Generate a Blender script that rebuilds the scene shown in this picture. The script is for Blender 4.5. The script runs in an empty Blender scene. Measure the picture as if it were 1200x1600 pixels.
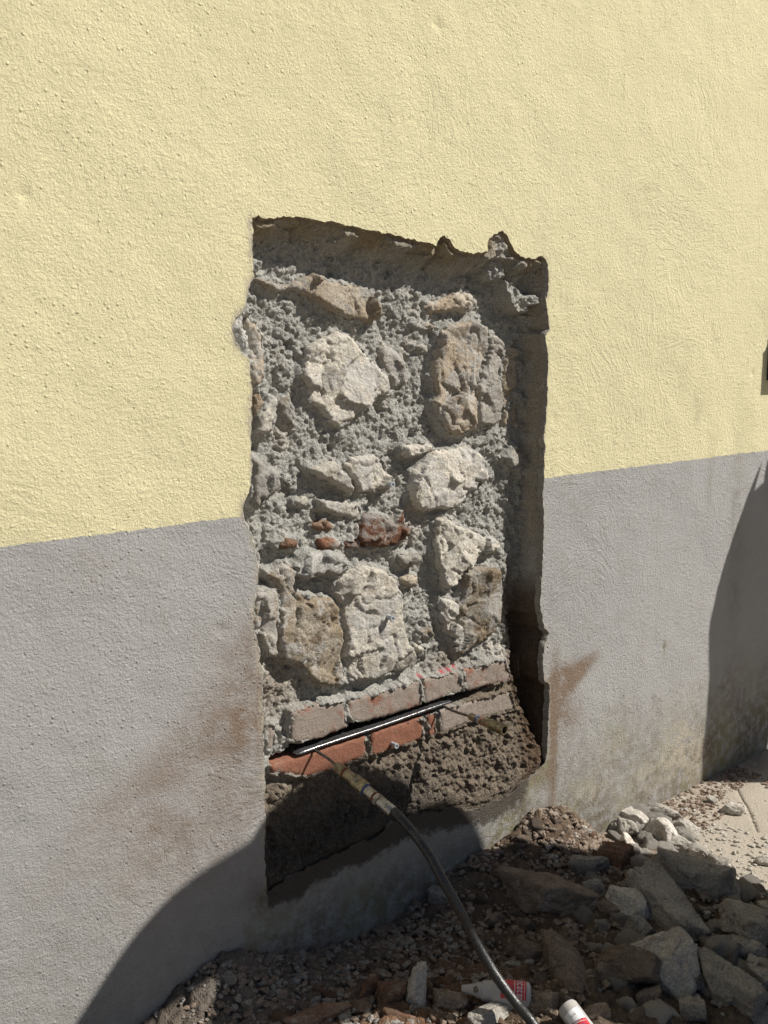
import bpy, bmesh, math, random
import numpy as np
from mathutils import Vector, Matrix
from mathutils.geometry import delaunay_2d_cdt

sc = bpy.context.scene
COL = sc.collection
rad = math.radians
random.seed(7)
RNG = np.random.default_rng(7)

# ------------------------------------------------------------------ camera, light, exposure
F_PX = 1500.0
CAM = np.array([0.0, -1.49, 1.3])
PITCH = math.atan(248 / F_PX)
YAW = math.pi / 2 - math.atan(1800 * math.cos(PITCH) / F_PX)
FW = np.array([math.sin(YAW) * math.cos(PITCH), math.cos(YAW) * math.cos(PITCH), -math.sin(PITCH)])
RT = np.array([math.cos(YAW), -math.sin(YAW), 0.0])
UP = np.cross(RT, FW)
cd = bpy.data.cameras.new('camera')
cam = bpy.data.objects.new('camera', cd)
COL.objects.link(cam)
cd.sensor_fit = 'VERTICAL'
cd.sensor_height = 36.0
cd.lens = F_PX / 1600 * 36
cd.clip_start = 0.02
cd.clip_end = 500
M = Matrix(((RT[0], UP[0], -FW[0], CAM[0]), (RT[1], UP[1], -FW[1], CAM[1]), (RT[2], UP[2], -FW[2], CAM[2]), (0, 0, 0, 1)))
cam.matrix_world = M
sc.camera = cam

SUN = np.array([1.04, -1.0, 1.4])
SUN_N = SUN / np.linalg.norm(SUN)
w = bpy.data.worlds.new('World')
sc.world = w
w.use_nodes = True
wn = w.node_tree
wn.nodes.clear()
sky = wn.nodes.new('ShaderNodeTexSky')
sky.sky_type = 'NISHITA'
sky.sun_disc = False
sky.sun_elevation = math.asin(SUN_N[2])
sky.sun_rotation = math.atan2(SUN[0], SUN[1])
bg = wn.nodes.new('ShaderNodeBackground')
bg.inputs['Strength'].default_value = 0.040
wo = wn.nodes.new('ShaderNodeOutputWorld')
wn.links.new(sky.outputs[0], bg.inputs[0])
wn.links.new(bg.outputs[0], wo.inputs[0])
sd = bpy.data.lights.new('sun', 'SUN')
sd.energy = 4.7
sd.angle = rad(0.53)
sd.color = (1.0, 0.955, 0.88)
sun = bpy.data.objects.new('sun', sd)
COL.objects.link(sun)
sun.rotation_euler = Vector(-SUN_N).to_track_quat('-Z', 'Y').to_euler()
sun.location = (3, -3, 4)
sc.view_settings.view_transform = 'Standard'
sc.view_settings.look = 'None'
sc.view_settings.gamma = 1.0
sc.view_settings.exposure = 0.36
sc.view_settings.use_curve_mapping = False


def ray(x, y):
    return FW + RT * (x - 600) / F_PX - UP * (y - 800) / F_PX


def PY(x, y, Y=0.0):
    d = ray(x, y)
    return CAM + d * (Y - CAM[1]) / d[1]


def PZ(x, y, Z=0.0):
    d = ray(x, y)
    return CAM + d * (Z - CAM[2]) / d[2]


def depth_of(p):
    return float((np.array(p) - CAM) @ FW)


# ------------------------------------------------------------------ numpy noise
_G = RNG.normal(size=(256, 3))
_G /= np.linalg.norm(_G, axis=1)[:, None]
_PERM = RNG.permutation(256)


def _h(ix, iy, iz):
    return _PERM[(_PERM[(_PERM[ix & 255] + iy) & 255] + iz) & 255]


def pn(P):
    P = np.asarray(P, float)
    i = np.floor(P).astype(np.int64)
    f = P - i
    u = f * f * f * (f * (f * 6 - 15) + 10)
    r = np.zeros(len(P))
    for dx in (0, 1):
        wx = u[:, 0] if dx else 1 - u[:, 0]
        for dy in (0, 1):
            wy = u[:, 1] if dy else 1 - u[:, 1]
            for dz in (0, 1):
                wz = u[:, 2] if dz else 1 - u[:, 2]
                g = _G[_h(i[:, 0] + dx, i[:, 1] + dy, i[:, 2] + dz)]
                r += wx * wy * wz * (g[:, 0] * (f[:, 0] - dx) + g[:, 1] * (f[:, 1] - dy) + g[:, 2] * (f[:, 2] - dz))
    return r * 1.5


def fbm(P, octv=4, gain=0.5, ridge=False):
    P = np.asarray(P, float)
    a, r, t = 1.0, 0.0, 0.0
    for k in range(octv):
        n = pn(P * 2.03 ** k + 17.3 * k)
        if ridge:
            n = 1 - 2 * np.abs(n)
        r = r + a * n
        t += a
        a *= gain
    return r / t


def worley2(Q, seed=0):
    """2D cells: distance to the nearest point, to the second, its id and offset."""
    Q = np.asarray(Q, float)
    i = np.floor(Q).astype(np.int64)
    F1 = np.full(len(Q), 9.0)
    F2 = np.full(len(Q), 9.0)
    ID = np.zeros(len(Q), int)
    OX = np.zeros((len(Q), 2))
    for dx in (-1, 0, 1):
        for dy in (-1, 0, 1):
            cx, cy = i[:, 0] + dx, i[:, 1] + dy
            h = _h(cx, cy, np.full(len(Q), seed))
            h2 = _h(cy, cx, np.full(len(Q), seed + 31))
            px = cx + h / 256.0
            py = cy + h2 / 256.0
            ox, oy = Q[:, 0] - px, Q[:, 1] - py
            d = np.sqrt(ox * ox + oy * oy)
            m = d < F1
            F2 = np.where(m, F1, np.minimum(F2, d))
            ID = np.where(m, h * 7 + h2, ID)
            OX = np.where(m[:, None], np.stack([ox, oy], 1), OX)
            F1 = np.where(m, d, F1)
    return F1, F2, ID, OX


def sstep(x, a, b):
    t = np.clip((x - a) / (b - a), 0, 1)
    return t * t * (3 - 2 * t)


def seg_dist(Q, poly, closed=True):
    Q = np.asarray(Q, float)
    poly = np.asarray(poly, float)
    D = np.full(len(Q), 1e9)
    n = len(poly)
    for k in range(n if closed else n - 1):
        a, b = poly[k], poly[(k + 1) % n]
        ab = b - a
        t = np.clip(((Q - a) @ ab) / max(ab @ ab, 1e-12), 0, 1)
        d = np.hypot(Q[:, 0] - a[0] - t * ab[0], Q[:, 1] - a[1] - t * ab[1])
        D = np.minimum(D, d)
    return D


def inside(Q, poly):
    Q = np.asarray(Q, float)
    poly = np.asarray(poly, float)
    r = np.zeros(len(Q), bool)
    n = len(poly)
    j = n - 1
    for k in range(n):
        xi, yi = poly[k]
        xj, yj = poly[j]
        c = ((yi > Q[:, 1]) != (yj > Q[:, 1])) & (Q[:, 0] < (xj - xi) * (Q[:, 1] - yi) / (yj - yi + 1e-15) + xi)
        r ^= c
        j = k
    return r


def sdf(Q, poly):
    d = seg_dist(Q, poly)
    return np.where(inside(Q, poly), d, -d)


def densify(poly, step, jit=0.0, seed=0, fr=0.02):
    poly = np.asarray(poly, float)
    out = []
    n = len(poly)
    for k in range(n):
        a, b = poly[k], poly[(k + 1) % n]
        m = max(1, int(np.hypot(*(b - a)) / step))
        for j in range(m):
            out.append(a + (b - a) * j / m)
    out = np.array(out)
    if jit:
        q = np.c_[out / fr, np.full(len(out), seed * 3.7)]
        q2 = np.c_[out / (fr * .3), np.full(len(out), seed * 3.7)]
        out = out + jit * np.c_[pn(q) + .6 * pn(q2), pn(q + 50) + .6 * pn(q2 + 50)] * 1.6
    return out


# ------------------------------------------------------------------ mesh + object helpers
def mesh(name, V, Fc, smooth=True, mat=None):
    me = bpy.data.meshes.new(name)
    V = np.asarray(V, float)
    if isinstance(Fc, np.ndarray):
        k = Fc.shape[1]
        me.vertices.add(len(V))
        me.vertices.foreach_set('co', V.ravel())
        me.loops.add(Fc.size)
        me.loops.foreach_set('vertex_index', Fc.ravel().astype(np.int32))
        me.polygons.add(len(Fc))
        me.polygons.foreach_set('loop_start', (np.arange(len(Fc)) * k).astype(np.int32))
        me.update(calc_edges=True)
        me.validate()
    else:
        me.from_pydata([tuple(v) for v in V], [], [tuple(f) for f in Fc])
        me.update()
    me.polygons.foreach_set('use_smooth', [smooth] * len(me.polygons))
    if mat:
        me.materials.append(mat)
    return me


def link(name, me, parent=None, loc=None):
    o = bpy.data.objects.new(name, me)
    COL.objects.link(o)
    if parent:
        o.parent = parent
    if loc is not None:
        o.location = loc
    return o


def tag(o, label=None, cat=None, group=None, kind=None):
    for k, v in (('label', label), ('category', cat), ('group', group), ('kind', kind)):
        if v:
            o[k] = v
    return o


def empty(name, loc=(0, 0, 0)):
    return link(name, None, None, loc)


def set_col(me, name, C4):
    at = me.color_attributes.new(name, 'FLOAT_COLOR', 'POINT')
    C4 = np.asarray(C4, np.float32)
    if C4.shape[1] == 3:
        C4 = np.c_[C4, np.ones(len(C4), np.float32)]
    at.data.foreach_set('color', C4.astype(np.float32).ravel())


def cdt_fill(boundary, pts, holes=()):
    """triangulate the inside of a boundary with interior points"""
    vs = [Vector((float(a), float(b))) for a, b in boundary]
    n = len(vs)
    ed = [(k, (k + 1) % n) for k in range(n)]
    for h in holes:
        s = len(vs)
        vs += [Vector((float(a), float(b))) for a, b in h]
        ed += [(s + k, s + (k + 1) % len(h)) for k in range(len(h))]
    vs += [Vector((float(a), float(b))) for a, b in pts]
    vo, eo, fo, *_ = delaunay_2d_cdt(vs, ed, [], 0, 1e-7)
    V = np.array([(v[0], v[1]) for v in vo])
    Fc = np.array([f for f in fo if len(f) == 3])
    c = V[Fc].mean(1)
    keep = inside(c, boundary)
    for h in holes:
        keep &= ~inside(c, h)
    return V, Fc[keep]


# ------------------------------------------------------------------ materials
class NT:
    def __init__(self, name):
        self.m = bpy.data.materials.new(name)
        self.m.use_nodes = True
        self.t = self.m.node_tree
        self.t.nodes.clear()
        self.out = self.t.nodes.new('ShaderNodeOutputMaterial')
        self.b = self.t.nodes.new('ShaderNodeBsdfPrincipled')
        self.t.links.new(self.b.outputs[0], self.out.inputs[0])
        g = self.t.nodes.new('ShaderNodeTexCoord')
        self.obj = g.outputs['Object']

    def n(self, typ, **kw):
        nd = self.t.nodes.new(typ)
        ins = kw.pop('ins', {})
        for k, v in kw.items():
            setattr(nd, k, v)
        for k, v in ins.items():
            self.set(nd.inputs[k], v)
        return nd

    def set(self, sock, v):
        if isinstance(v, bpy.types.NodeSocket):
            self.t.links.new(v, sock)
        else:
            if isinstance(v, (tuple, list)) and len(v) == 3 and sock.type == 'RGBA':
                v = (*v, 1)
            sock.default_value = v

    def noise(self, scale, detail=4, rough=.55, vec=None, dist=0.0, out='Fac'):
        nd = self.n('ShaderNodeTexNoise', ins={'Scale': scale, 'Detail': detail, 'Roughness': rough, 'Distortion': dist, 'Vector': vec or self.obj})
        return nd.outputs[out]

    def vor(self, scale, feat='F1', vec=None, rnd=1.0, out='Distance'):
        nd = self.n('ShaderNodeTexVoronoi', feature=feat, ins={'Scale': scale, 'Vector': vec or self.obj, 'Randomness': rnd})
        return nd.outputs[out]

    def mp(self, v, a, b, c=0.0, d=1.0, smooth=True):
        nd = self.n('ShaderNodeMapRange', ins={'Value': v, 'From Min': a, 'From Max': b, 'To Min': c, 'To Max': d})
        if smooth:
            nd.interpolation_type = 'SMOOTHSTEP'
        return nd.outputs[0]

    def math(self, op, a, b=0.0, c=0.0):
        nd = self.n('ShaderNodeMath', operation=op)
        self.set(nd.inputs[0], a)
        self.set(nd.inputs[1], b)
        self.set(nd.inputs[2], c)
        return nd.outputs[0]

    def mix(self, f, a, b, mode='MIX'):
        nd = self.n('ShaderNodeMix', data_type='RGBA', blend_type=mode)
        self.set(nd.inputs['Factor'], f)
        self.set(nd.inputs['A'], a)
        self.set(nd.inputs['B'], b)
        return nd.outputs['Result']

    def vmath(self, op, a, b):
        nd = self.n('ShaderNodeVectorMath', operation=op)
        self.set(nd.inputs[0], a)
        self.set(nd.inputs[1], b)
        return nd.outputs[0]

    def bump(self, h, dist, prev=None, strength=1.0):
        nd = self.n('ShaderNodeBump', ins={'Height': h, 'Distance': dist, 'Strength': strength})
        if prev:
            self.set(nd.inputs['Normal'], prev)
        return nd.outputs[0]

    def done(self, col=None, rough=.9, normal=None, spec=.25, metal=0.0):
        if col is not None:
            self.set(self.b.inputs['Base Color'], col)
        self.set(self.b.inputs['Roughness'], rough)
        self.set(self.b.inputs['Specular IOR Level'], spec)
        self.set(self.b.inputs['Metallic'], metal)
        if normal:
            self.set(self.b.inputs['Normal'], normal)
        return self.m


def mat_plaster():
    t = NT('painted_stucco')
    sep = t.n('ShaderNodeSeparateXYZ', ins={0: t.obj})
    z = sep.outputs['Z']
    stn = t.n('ShaderNodeVertexColor', layer_name='stain')
    st, sa = stn.outputs['Color'], stn.outputs['Alpha']
    ss = t.n('ShaderNodeSeparateColor', ins={0: st})
    R, G, B = ss.outputs[0], ss.outputs[1], ss.outputs[2]
    big = t.noise(1.6, 3)
    mid = t.noise(9, 5, .6)
    fine = t.noise(120, 4, .6)
    # yellow paint
    ye = t.mix(big, (.73, .665, .415), (.78, .72, .46))
    ye = t.mix(t.mp(mid, .55, .8, 0, .35), ye, (.60, .53, .32))
    # grey paint
    gr = t.mix(big, (.38, .372, .365), (.43, .422, .412))
    gr = t.mix(t.mp(mid, .5, .75, 0, .5), gr, (.35, .325, .30))
    edge = t.math('ADD', z, t.math('MULTIPLY', t.math('SUBTRACT', t.noise(34, 5, .7), .5), .016))
    isy = t.mp(edge, 1.0045, 1.0065)
    col = t.mix(isy, gr, ye)
    # brown earth stain (R), grime and moss (G), pale worn concrete (B)
    br = t.mp(t.math('MULTIPLY', R, t.mp(t.noise(17, 8, .8), .34, .58, .3, 1.3)), 0, 1, 0, .95, False)
    col = t.mix(t.math('MULTIPLY', br, .92), col, (.215, .145, .095))
    gm = t.math('MULTIPLY', G, t.mp(t.noise(30, 6, .7), .3, .62))
    col = t.mix(gm, col, t.mix(t.mp(t.noise(7, 4), .42, .62), (.19, .165, .125), (.25, .23, .145)))
    pb = t.math('MULTIPLY', B, t.mp(t.noise(26, 6, .75), .42, .56))
    col = t.mix(pb, col, (.44, .39, .31))
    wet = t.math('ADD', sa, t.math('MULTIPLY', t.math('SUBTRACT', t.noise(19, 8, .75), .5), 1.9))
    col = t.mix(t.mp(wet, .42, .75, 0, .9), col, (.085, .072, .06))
    # drips and specks of dirt held in the texture
    sx = t.n('ShaderNodeMapping', ins={'Vector': t.obj, 'Scale': (7, 7, .9)}).outputs[0]
    col = t.mix(t.mp(t.noise(1.6, 7, .75, sx), .57, .82, 0, .25), col, (.38, .32, .22))
    col = t.mix(t.mp(t.vor(75), .045, .085, .55, 0), col, (.17, .14, .10))
    # hairline cracks
    cv = t.vmath('ADD', t.obj, t.vmath('MULTIPLY', t.noise(5, 5, .65, out='Color'), (.35, .35, .35)))
    cr = t.mp(t.vor(2.7, 'DISTANCE_TO_EDGE', cv), .0012, .0045, 1, 0)
    crm = t.math('MULTIPLY', t.math('MULTIPLY', cr, t.mp(sep.outputs['X'], 1.85, 2.1)), t.mp(t.noise(1.7, 2, .5, t.vmath('ADD', t.obj, (3.1, 0, 7.7))), .56, .64))
    col = t.mix(t.math('MULTIPLY', crm, .35), col, (.13, .10, .07))
    # trowel strokes: noise stretched along a direction that wanders
    sw = t.vmath('ADD', t.obj, t.vmath('MULTIPLY', t.vmath('SUBTRACT', t.noise(2.6, 2, .5, out='Color'), (.5, .5, .5)), (.55, 0, .55)))
    s1 = t.n('ShaderNodeMapping', ins={'Vector': sw, 'Rotation': (0, rad(35), 0), 'Scale': (24, 40, 95)}).outputs[0]
    s2 = t.n('ShaderNodeMapping', ins={'Vector': sw, 'Rotation': (0, rad(-50), 0), 'Scale': (85, 40, 26)}).outputs[0]
    st1 = t.noise(1.0, 3, .6, s1, .8)
    st2 = t.noise(1.0, 3, .6, s2, .8)
    mk = t.mp(t.noise(3.0, 3), .42, .6)
    strokes = t.mix(mk, st1, st2)
    nb = t.bump(t.noise(9, 3, .5), .0035)
    strm = t.mp(t.noise(2.3, 3, .5, t.vmath('ADD', t.obj, (2, 8, 1))), .46, .62, .08, 1.1)
    nb = t.bump(t.math('MULTIPLY', strokes, strm), .0036, nb)
    nb = t.bump(t.mp(t.noise(95, 5, .7), .35, .75), .0012, nb)
    nb = t.bump(t.mp(t.noise(230, 5, .75), .3, .7), .0010, nb)
    nb = t.bump(t.math('MULTIPLY', t.mp(t.vor(62), .0, .22, 1, 0), t.mp(t.noise(4, 2), .4, .6, .3, 1)), .0022, nb)
    nb = t.bump(t.mp(t.vor(33, vec=t.vmath('ADD', t.obj, (5, 5, 5))), .02, .12, 1, 0), -.002, nb, .8)
    nb = t.bump(t.math('MULTIPLY', t.mp(t.noise(48, 4, .6), .52, .75), t.mp(t.noise(3.3, 3), .4, .62, .1, 1)), .0012, nb)
    nb = t.bump(crm, -.0015, nb)
    wear = t.math('MULTIPLY', G, t.noise(200, 4, .7))
    nb = t.bump(wear, .002, nb)
    return t.done(col, .82, nb, .2)


def mat_vc(name, attr, grain=.25, bump=.0015, fine=400, speck=None):
    """earth / mortar whose base colour comes from the piece itself, broken up by noise"""
    t = NT(name)
    c = t.n('ShaderNodeVertexColor', layer_name=attr).outputs['Color']
    n1 = t.noise(45, 6, .7)
    n2 = t.noise(260, 4, .7)
    c = t.mix(1.0, c, t.mix(n1, (1 - grain, 1 - grain, 1 - grain), (1 + grain, 1 + grain, 1 + grain * .9)), 'MULTIPLY')
    c = t.mix(1.0, c, t.mix(t.mp(n2, .3, .7), (.72, .72, .72), (1.25, 1.25, 1.22)), 'MULTIPLY')
    if speck:
        c = t.mix(t.mp(t.vor(130), .09, .16, .7, 0), c, speck)
    nb = t.bump(t.noise(90, 6, .75), bump * 3)
    nb = t.bump(t.noise(fine, 3, .6), bump, nb)
    nb = t.bump(t.mp(t.vor(170), 0, .5, 1, 0), bump, nb)
    return t.done(c, .95, nb, .12)


def mat_rock(name, a, b, c, sc1=14, spots=(.5, .45, .38), bump=.003, vary=.25, spotmix=.25, smear=0.0):
    t = NT(name)
    oi = t.n('ShaderNodeObjectInfo')
    off = t.n('ShaderNodeVectorMath', operation='SCALE', ins={0: (13.1, 7.7, 3.3)})
    t.set(off.inputs['Scale'], oi.outputs['Random'])
    v = t.vmath('ADD', t.obj, off.outputs[0])
    col = t.mix(t.mp(t.noise(sc1, 5, .6, v, .4), .35, .65), a, b)
    col = t.mix(t.mp(t.noise(sc1 * 2.3, 6, .7, v), .52, .68, 0, .85), col, c)
    col = t.mix(t.mp(t.noise(sc1 * 8, 5, .7, v), .56, .72, 0, spotmix), col, spots)
    col = t.mix(1.0, col, t.mix(t.mp(t.noise(220, 4, .7, v), .3, .7), (.72, .72, .72), (1.22, 1.22, 1.2)), 'MULTIPLY')
    if smear:
        col = t.mix(t.mp(t.noise(11, 8, .78, v), .49, .56, 0, smear), col, t.mix(t.noise(50, 4), (.36, .35, .325), (.50, .48, .45)))
    br = t.mp(oi.outputs['Random'], 0, 1, 1 - vary, 1 + vary, False)
    cb = t.n('ShaderNodeCombineColor', ins={0: br, 1: br, 2: br}).outputs[0]
    col = t.mix(1.0, col, cb, 'MULTIPLY')
    col = t.mix(t.mp(t.vor(95, vec=v), .05, .12, .6, 0), col, tuple(x * .35 for x in a))
    nb = t.bump(t.noise(38, 6, .7, v), bump * 3)
    nb = t.bump(t.noise(130, 5, .7, v), bump * 1.3, nb)
    nb = t.bump(t.mp(t.vor(95, vec=v), 0, .2, 0, 1), bump * .6, nb)
    return t.done(col, .93, nb, .15)


def mat_brick():
    t = NT('old_red_brick')
    oi = t.n('ShaderNodeObjectInfo')
    v = t.obj
    col = t.mix(t.noise(30, 5, .6, v), (.235, .10, .065), (.30, .145, .095))
    sm = t.n('ShaderNodeVertexColor', layer_name='smear').outputs['Color']
    s = t.n('ShaderNodeSeparateColor', ins={0: sm}).outputs[0]
    f = t.math('ADD', t.math('MULTIPLY', t.math('SUBTRACT', t.noise(28, 7, .7, v), .5), 2.2), s)
    col = t.mix(t.mp(f, .3, .75, 0, .9), col, t.mix(t.noise(60, 4), (.27, .235, .20), (.34, .30, .26)))
    col = t.mix(t.mp(t.noise(120, 5, .75, v), .60, .70, 0, .8), col, (.06, .05, .045))
    nb = t.bump(t.noise(90, 6, .75, v), .004)
    nb = t.bump(t.noise(420, 3, .6, v), .0012, nb)
    return t.done(col, .92, nb, .15)


def mat_simple(name, col, rough=.5, metal=0.0, bump=0.0, var=.15, scale=60, spec=.5, dirt=None):
    t = NT(name)
    c = t.mix(t.noise(scale, 5, .65), tuple(x * (1 - var) for x in col), tuple(min(1, x * (1 + var)) for x in col))
    if dirt:
        c = t.mix(t.mp(t.noise(scale * 1.7, 6, .7), .47, .62, 0, .85), c, dirt)
    nb = t.bump(t.noise(scale * 4, 4, .6), bump) if bump else None
    r = t.mp(t.noise(scale * 2, 4, .6), .3, .7, max(0, rough - .12), min(1, rough + .12))
    return t.done(c, r, nb, spec, metal)


PLASTER = mat_plaster()
MORTAR = mat_vc('crumbly_mortar', 'tone', .34, .0016, 420, (.42, .40, .37))
SOIL = mat_vc('loose_soil', 'tone', .35, .0022, 300, (.30, .25, .20))
PAVE = mat_vc('dusty_concrete', 'tone', .10, .0007, 500)
CORE = mat_rock('render_edge', (.36, .35, .33), (.46, .44, .41), (.28, .27, .25), 30, vary=.05)
R_TAN = mat_rock('tan_stone', (.43, .345, .255), (.50, .44, .36), (.33, .255, .18), 12, smear=.75)
R_TAN2 = mat_rock('stained_stone', (.27, .21, .145), (.36, .315, .255), (.16, .115, .075), 10, smear=.75)
R_PALE = mat_rock('pale_stone', (.47, .435, .38), (.55, .51, .44), (.37, .32, .255), 14, spots=(.6, .57, .52), smear=.8)
R_GREY = mat_rock('grey_stone', (.36, .335, .30), (.43, .40, .35), (.28, .25, .215), 16, smear=.7)
R_RUST = mat_rock('rust_stone', (.19, .09, .055), (.27, .145, .09), (.36, .30, .25), 18, bump=.004, smear=.75)
R_BROWN = mat_rock('brown_rubble', (.19, .145, .112), (.25, .20, .16), (.35, .30, .25), 16)
R_DUST = mat_rock('dusty_brown_grit', (.19, .135, .10), (.26, .20, .16), (.36, .31, .26), 16)
R_MID = mat_rock('grey_rubble', (.40, .37, .335), (.50, .465, .42), (.26, .205, .165), 14, bump=.005)
R_LIGHT = mat_rock('mortar_rubble', (.48, .45, .40), (.58, .54, .49), (.33, .27, .215), 16, spots=(.6, .57, .52))
R_RED = mat_rock('red_rubble', (.20, .115, .075), (.28, .185, .13), (.38, .31, .25), 14)
BRICK = mat_brick()
STEEL = mat_simple('bright_steel', (.36, .36, .37), .10, 1.0, .0001, .2, 60, dirt=(.12, .11, .10))
DULL = mat_simple('dull_steel', (.24, .22, .20), .42, .9, .0004, .25, 80, dirt=(.08, .06, .045))
BRASS = mat_simple('zinc_brass', (.42, .37, .235), .38, .85, .0003, .18, 70, dirt=(.16, .13, .09))
STEELGREY = mat_simple('plated_steel', (.50, .48, .44), .36, .9, .0003, .15, 70, dirt=(.20, .17, .13))
BLUE = mat_simple('blue_ring', (.05, .09, .25), .45)
RUBRED = mat_simple('red_seal', (.25, .07, .04), .6)
BLACKP = mat_simple('black_bore', (.012, .012, .012), .6)
HOSE = mat_simple('black_hose_rubber', (.024, .023, .022), .33, 0, .0008, .5, 90, .6)
HOSETXT = mat_simple('faded_print', (.16, .15, .13), .6)
PLASTIC = mat_simple('dusty_white_plastic', (.43, .42, .42), .45, 0, .0002, .06, 30, .4, dirt=(.45, .41, .38))
LRED = mat_simple('red_label', (.55, .035, .045), .4)
LWHITE = mat_simple('white_label', (.72, .72, .74), .4)
LBLUE = mat_simple('blue_label', (.06, .09, .32), .4)

# ------------------------------------------------------------------ outlines read off the wall
HOLE_PX = [(395, 340), (404, 336), (412, 342), (430, 341), (452, 338), (470, 340), (490, 342), (505, 347), (520, 346), (530, 350), (560, 356),
           (600, 364), (640, 373), (681, 383), (686, 371), (694, 368), (706, 380), (712, 390), (740, 396), (762, 392), (765, 372), (775, 366),
           (786, 360), (795, 372), (804, 392), (815, 401), (835, 405), (842, 400), (850, 402), (856, 414), (857, 440), (856, 458), (853, 468), (857, 500), (858, 516), (852, 525),
           (857, 560), (855, 600), (855, 635), (851, 680), (852, 700), (850, 745), (848, 780), (850, 800), (849, 850), (846, 900), (844, 945),
           (851, 982), (858, 988), (853, 1005), (848, 1025), (850, 1062), (860, 1072), (858, 1100), (856, 1130), (855, 1180), (850, 1194), (836, 1205),
           (800, 1238), (765, 1258), (740, 1262), (700, 1264), (640, 1274), (600, 1300), (560, 1322), (510, 1340), (460, 1372), (430, 1388), (416, 1394),
           (413, 1340), (414, 1280), (413, 1230), (413, 1190), (410, 1160), (412, 1120), (408, 1075), (411, 1050), (405, 1035), (407, 1020), (400, 1000),
           (396, 975), (398, 945), (402, 915), (405, 895), (400, 870), (398, 850), (392, 835), (385, 820), (379, 808), (380, 790), (390, 765), (393, 740),
           (392, 700), (393, 660), (394, 620), (392, 590), (389, 560), (380, 553), (368, 535), (362, 515), (368, 498), (378, 488), (386, 470),
           (390, 445), (397, 435), (395, 410), (394, 380)]


def W(px, Y=0.0):
    return np.array([PY(x, y, Y)[[0, 2]] for x, y in px])


HOLE0 = W(HOLE_PX)
HOLE = densify(HOLE0, .0045, .0022, 3, .012)
_bk = sstep(seg_dist(HOLE, HOLE0[56:69], False), .02, .0)[:, None]
_hp = np.c_[HOLE, np.zeros(len(HOLE))]
HOLE = HOLE + _bk * .022 * np.c_[fbm(_hp / .05, 4), fbm(_hp / .045 + 9, 4)]
i_tr = 28      # index in HOLE_PX: top right corner
i_br = 56
i_bl = 68
TOPL, RIGHTL, BOTL, LEFTL = HOLE0[:i_tr + 1], HOLE0[i_tr:i_br + 1], HOLE0[i_br:i_bl + 1], np.vstack([HOLE0[i_bl:], HOLE0[:1]])

# ------------------------------------------------------------------ the wall
wall = empty('rendered_wall', (0, 0, 0))
tag(wall, 'yellow and grey stucco wall with a tall opening chiselled down to its masonry', 'wall')

X0, X1, Z0, Z1 = -2.5, 6.0, -0.35, 3.2
# plaster skin
st = .009
gx, gz = np.meshgrid(np.arange(.38, 3.05, st), np.arange(-.06, 2.34, st))
Q = np.c_[gx.ravel(), gz.ravel()] + RNG.uniform(-.003, .003, (gx.size, 2))
gx, gz = np.meshgrid(np.arange(X0 + .1, X1, .12), np.arange(Z0 + .1, Z1, .12))
Q2 = np.c_[gx.ravel(), gz.ravel()]
Q2 = Q2[~((Q2[:, 0] > .36) & (Q2[:, 0] < 3.07) & (Q2[:, 1] > -.08) & (Q2[:, 1] < 2.36))]
d = sdf(Q, HOLE0)
Q = Q[d < -.006]
V2, Fc = cdt_fill([(X0, Z0), (X1, Z0), (X1, Z1), (X0, Z1)], np.vstack([Q, Q2]), [HOLE])
c = V2[Fc]
cr = np.cross(c[:, 1] - c[:, 0], c[:, 2] - c[:, 0])
Fc[cr < 0] = Fc[cr < 0][:, ::-1]
P3 = np.c_[V2[:, 0], np.zeros(len(V2)), V2[:, 1]]
y = -.0045 * fbm(P3 * 4.0, 3) - .0016 * fbm(P3 * 22, 3)
# local marks: knocked-in chips and scars (X, Z, radius, depth)
for px, py, r, dp in ((36, 303, .007, .006), (41, 311, .006, .004), (683, 38, .010, .006), (1176, 583, .009, .006), (345, 985, .009, .006), (1039, 1010, .007, .006), (1003, 872, .010, .003), (1020, 1195, .007, .005), (867, 655, .006, .004), (1118, 560, .008, .003), (125, 108, .005, .003), (305, 232, .005, .002)):
    a = W([(px, py)])[0]
    rr = np.hypot(V2[:, 0] - a[0], V2[:, 1] - a[1])
    y += dp * np.exp(-(rr / r) ** 2 * 1.2)
# plinth leans out a touch below the opening
R_ = np.zeros(len(V2))
G_ = np.zeros(len(V2))
B_ = np.zeros(len(V2))


def blob(px, py, rx, ry, ang=0, amp=1.0, Y=0.0, V=None):
    V = V2 if V is None else V
    a = W([(px, py)], Y)[0]
    dx, dz = V[:, 0] - a[0], V[:, 1] - a[1]
    ca, sa = math.cos(rad(ang)), math.sin(rad(ang))
    u, v = dx * ca + dz * sa, -dx * sa + dz * ca
    return amp * np.exp(-((u / rx) ** 2 + (v / ry) ** 2))


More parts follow.
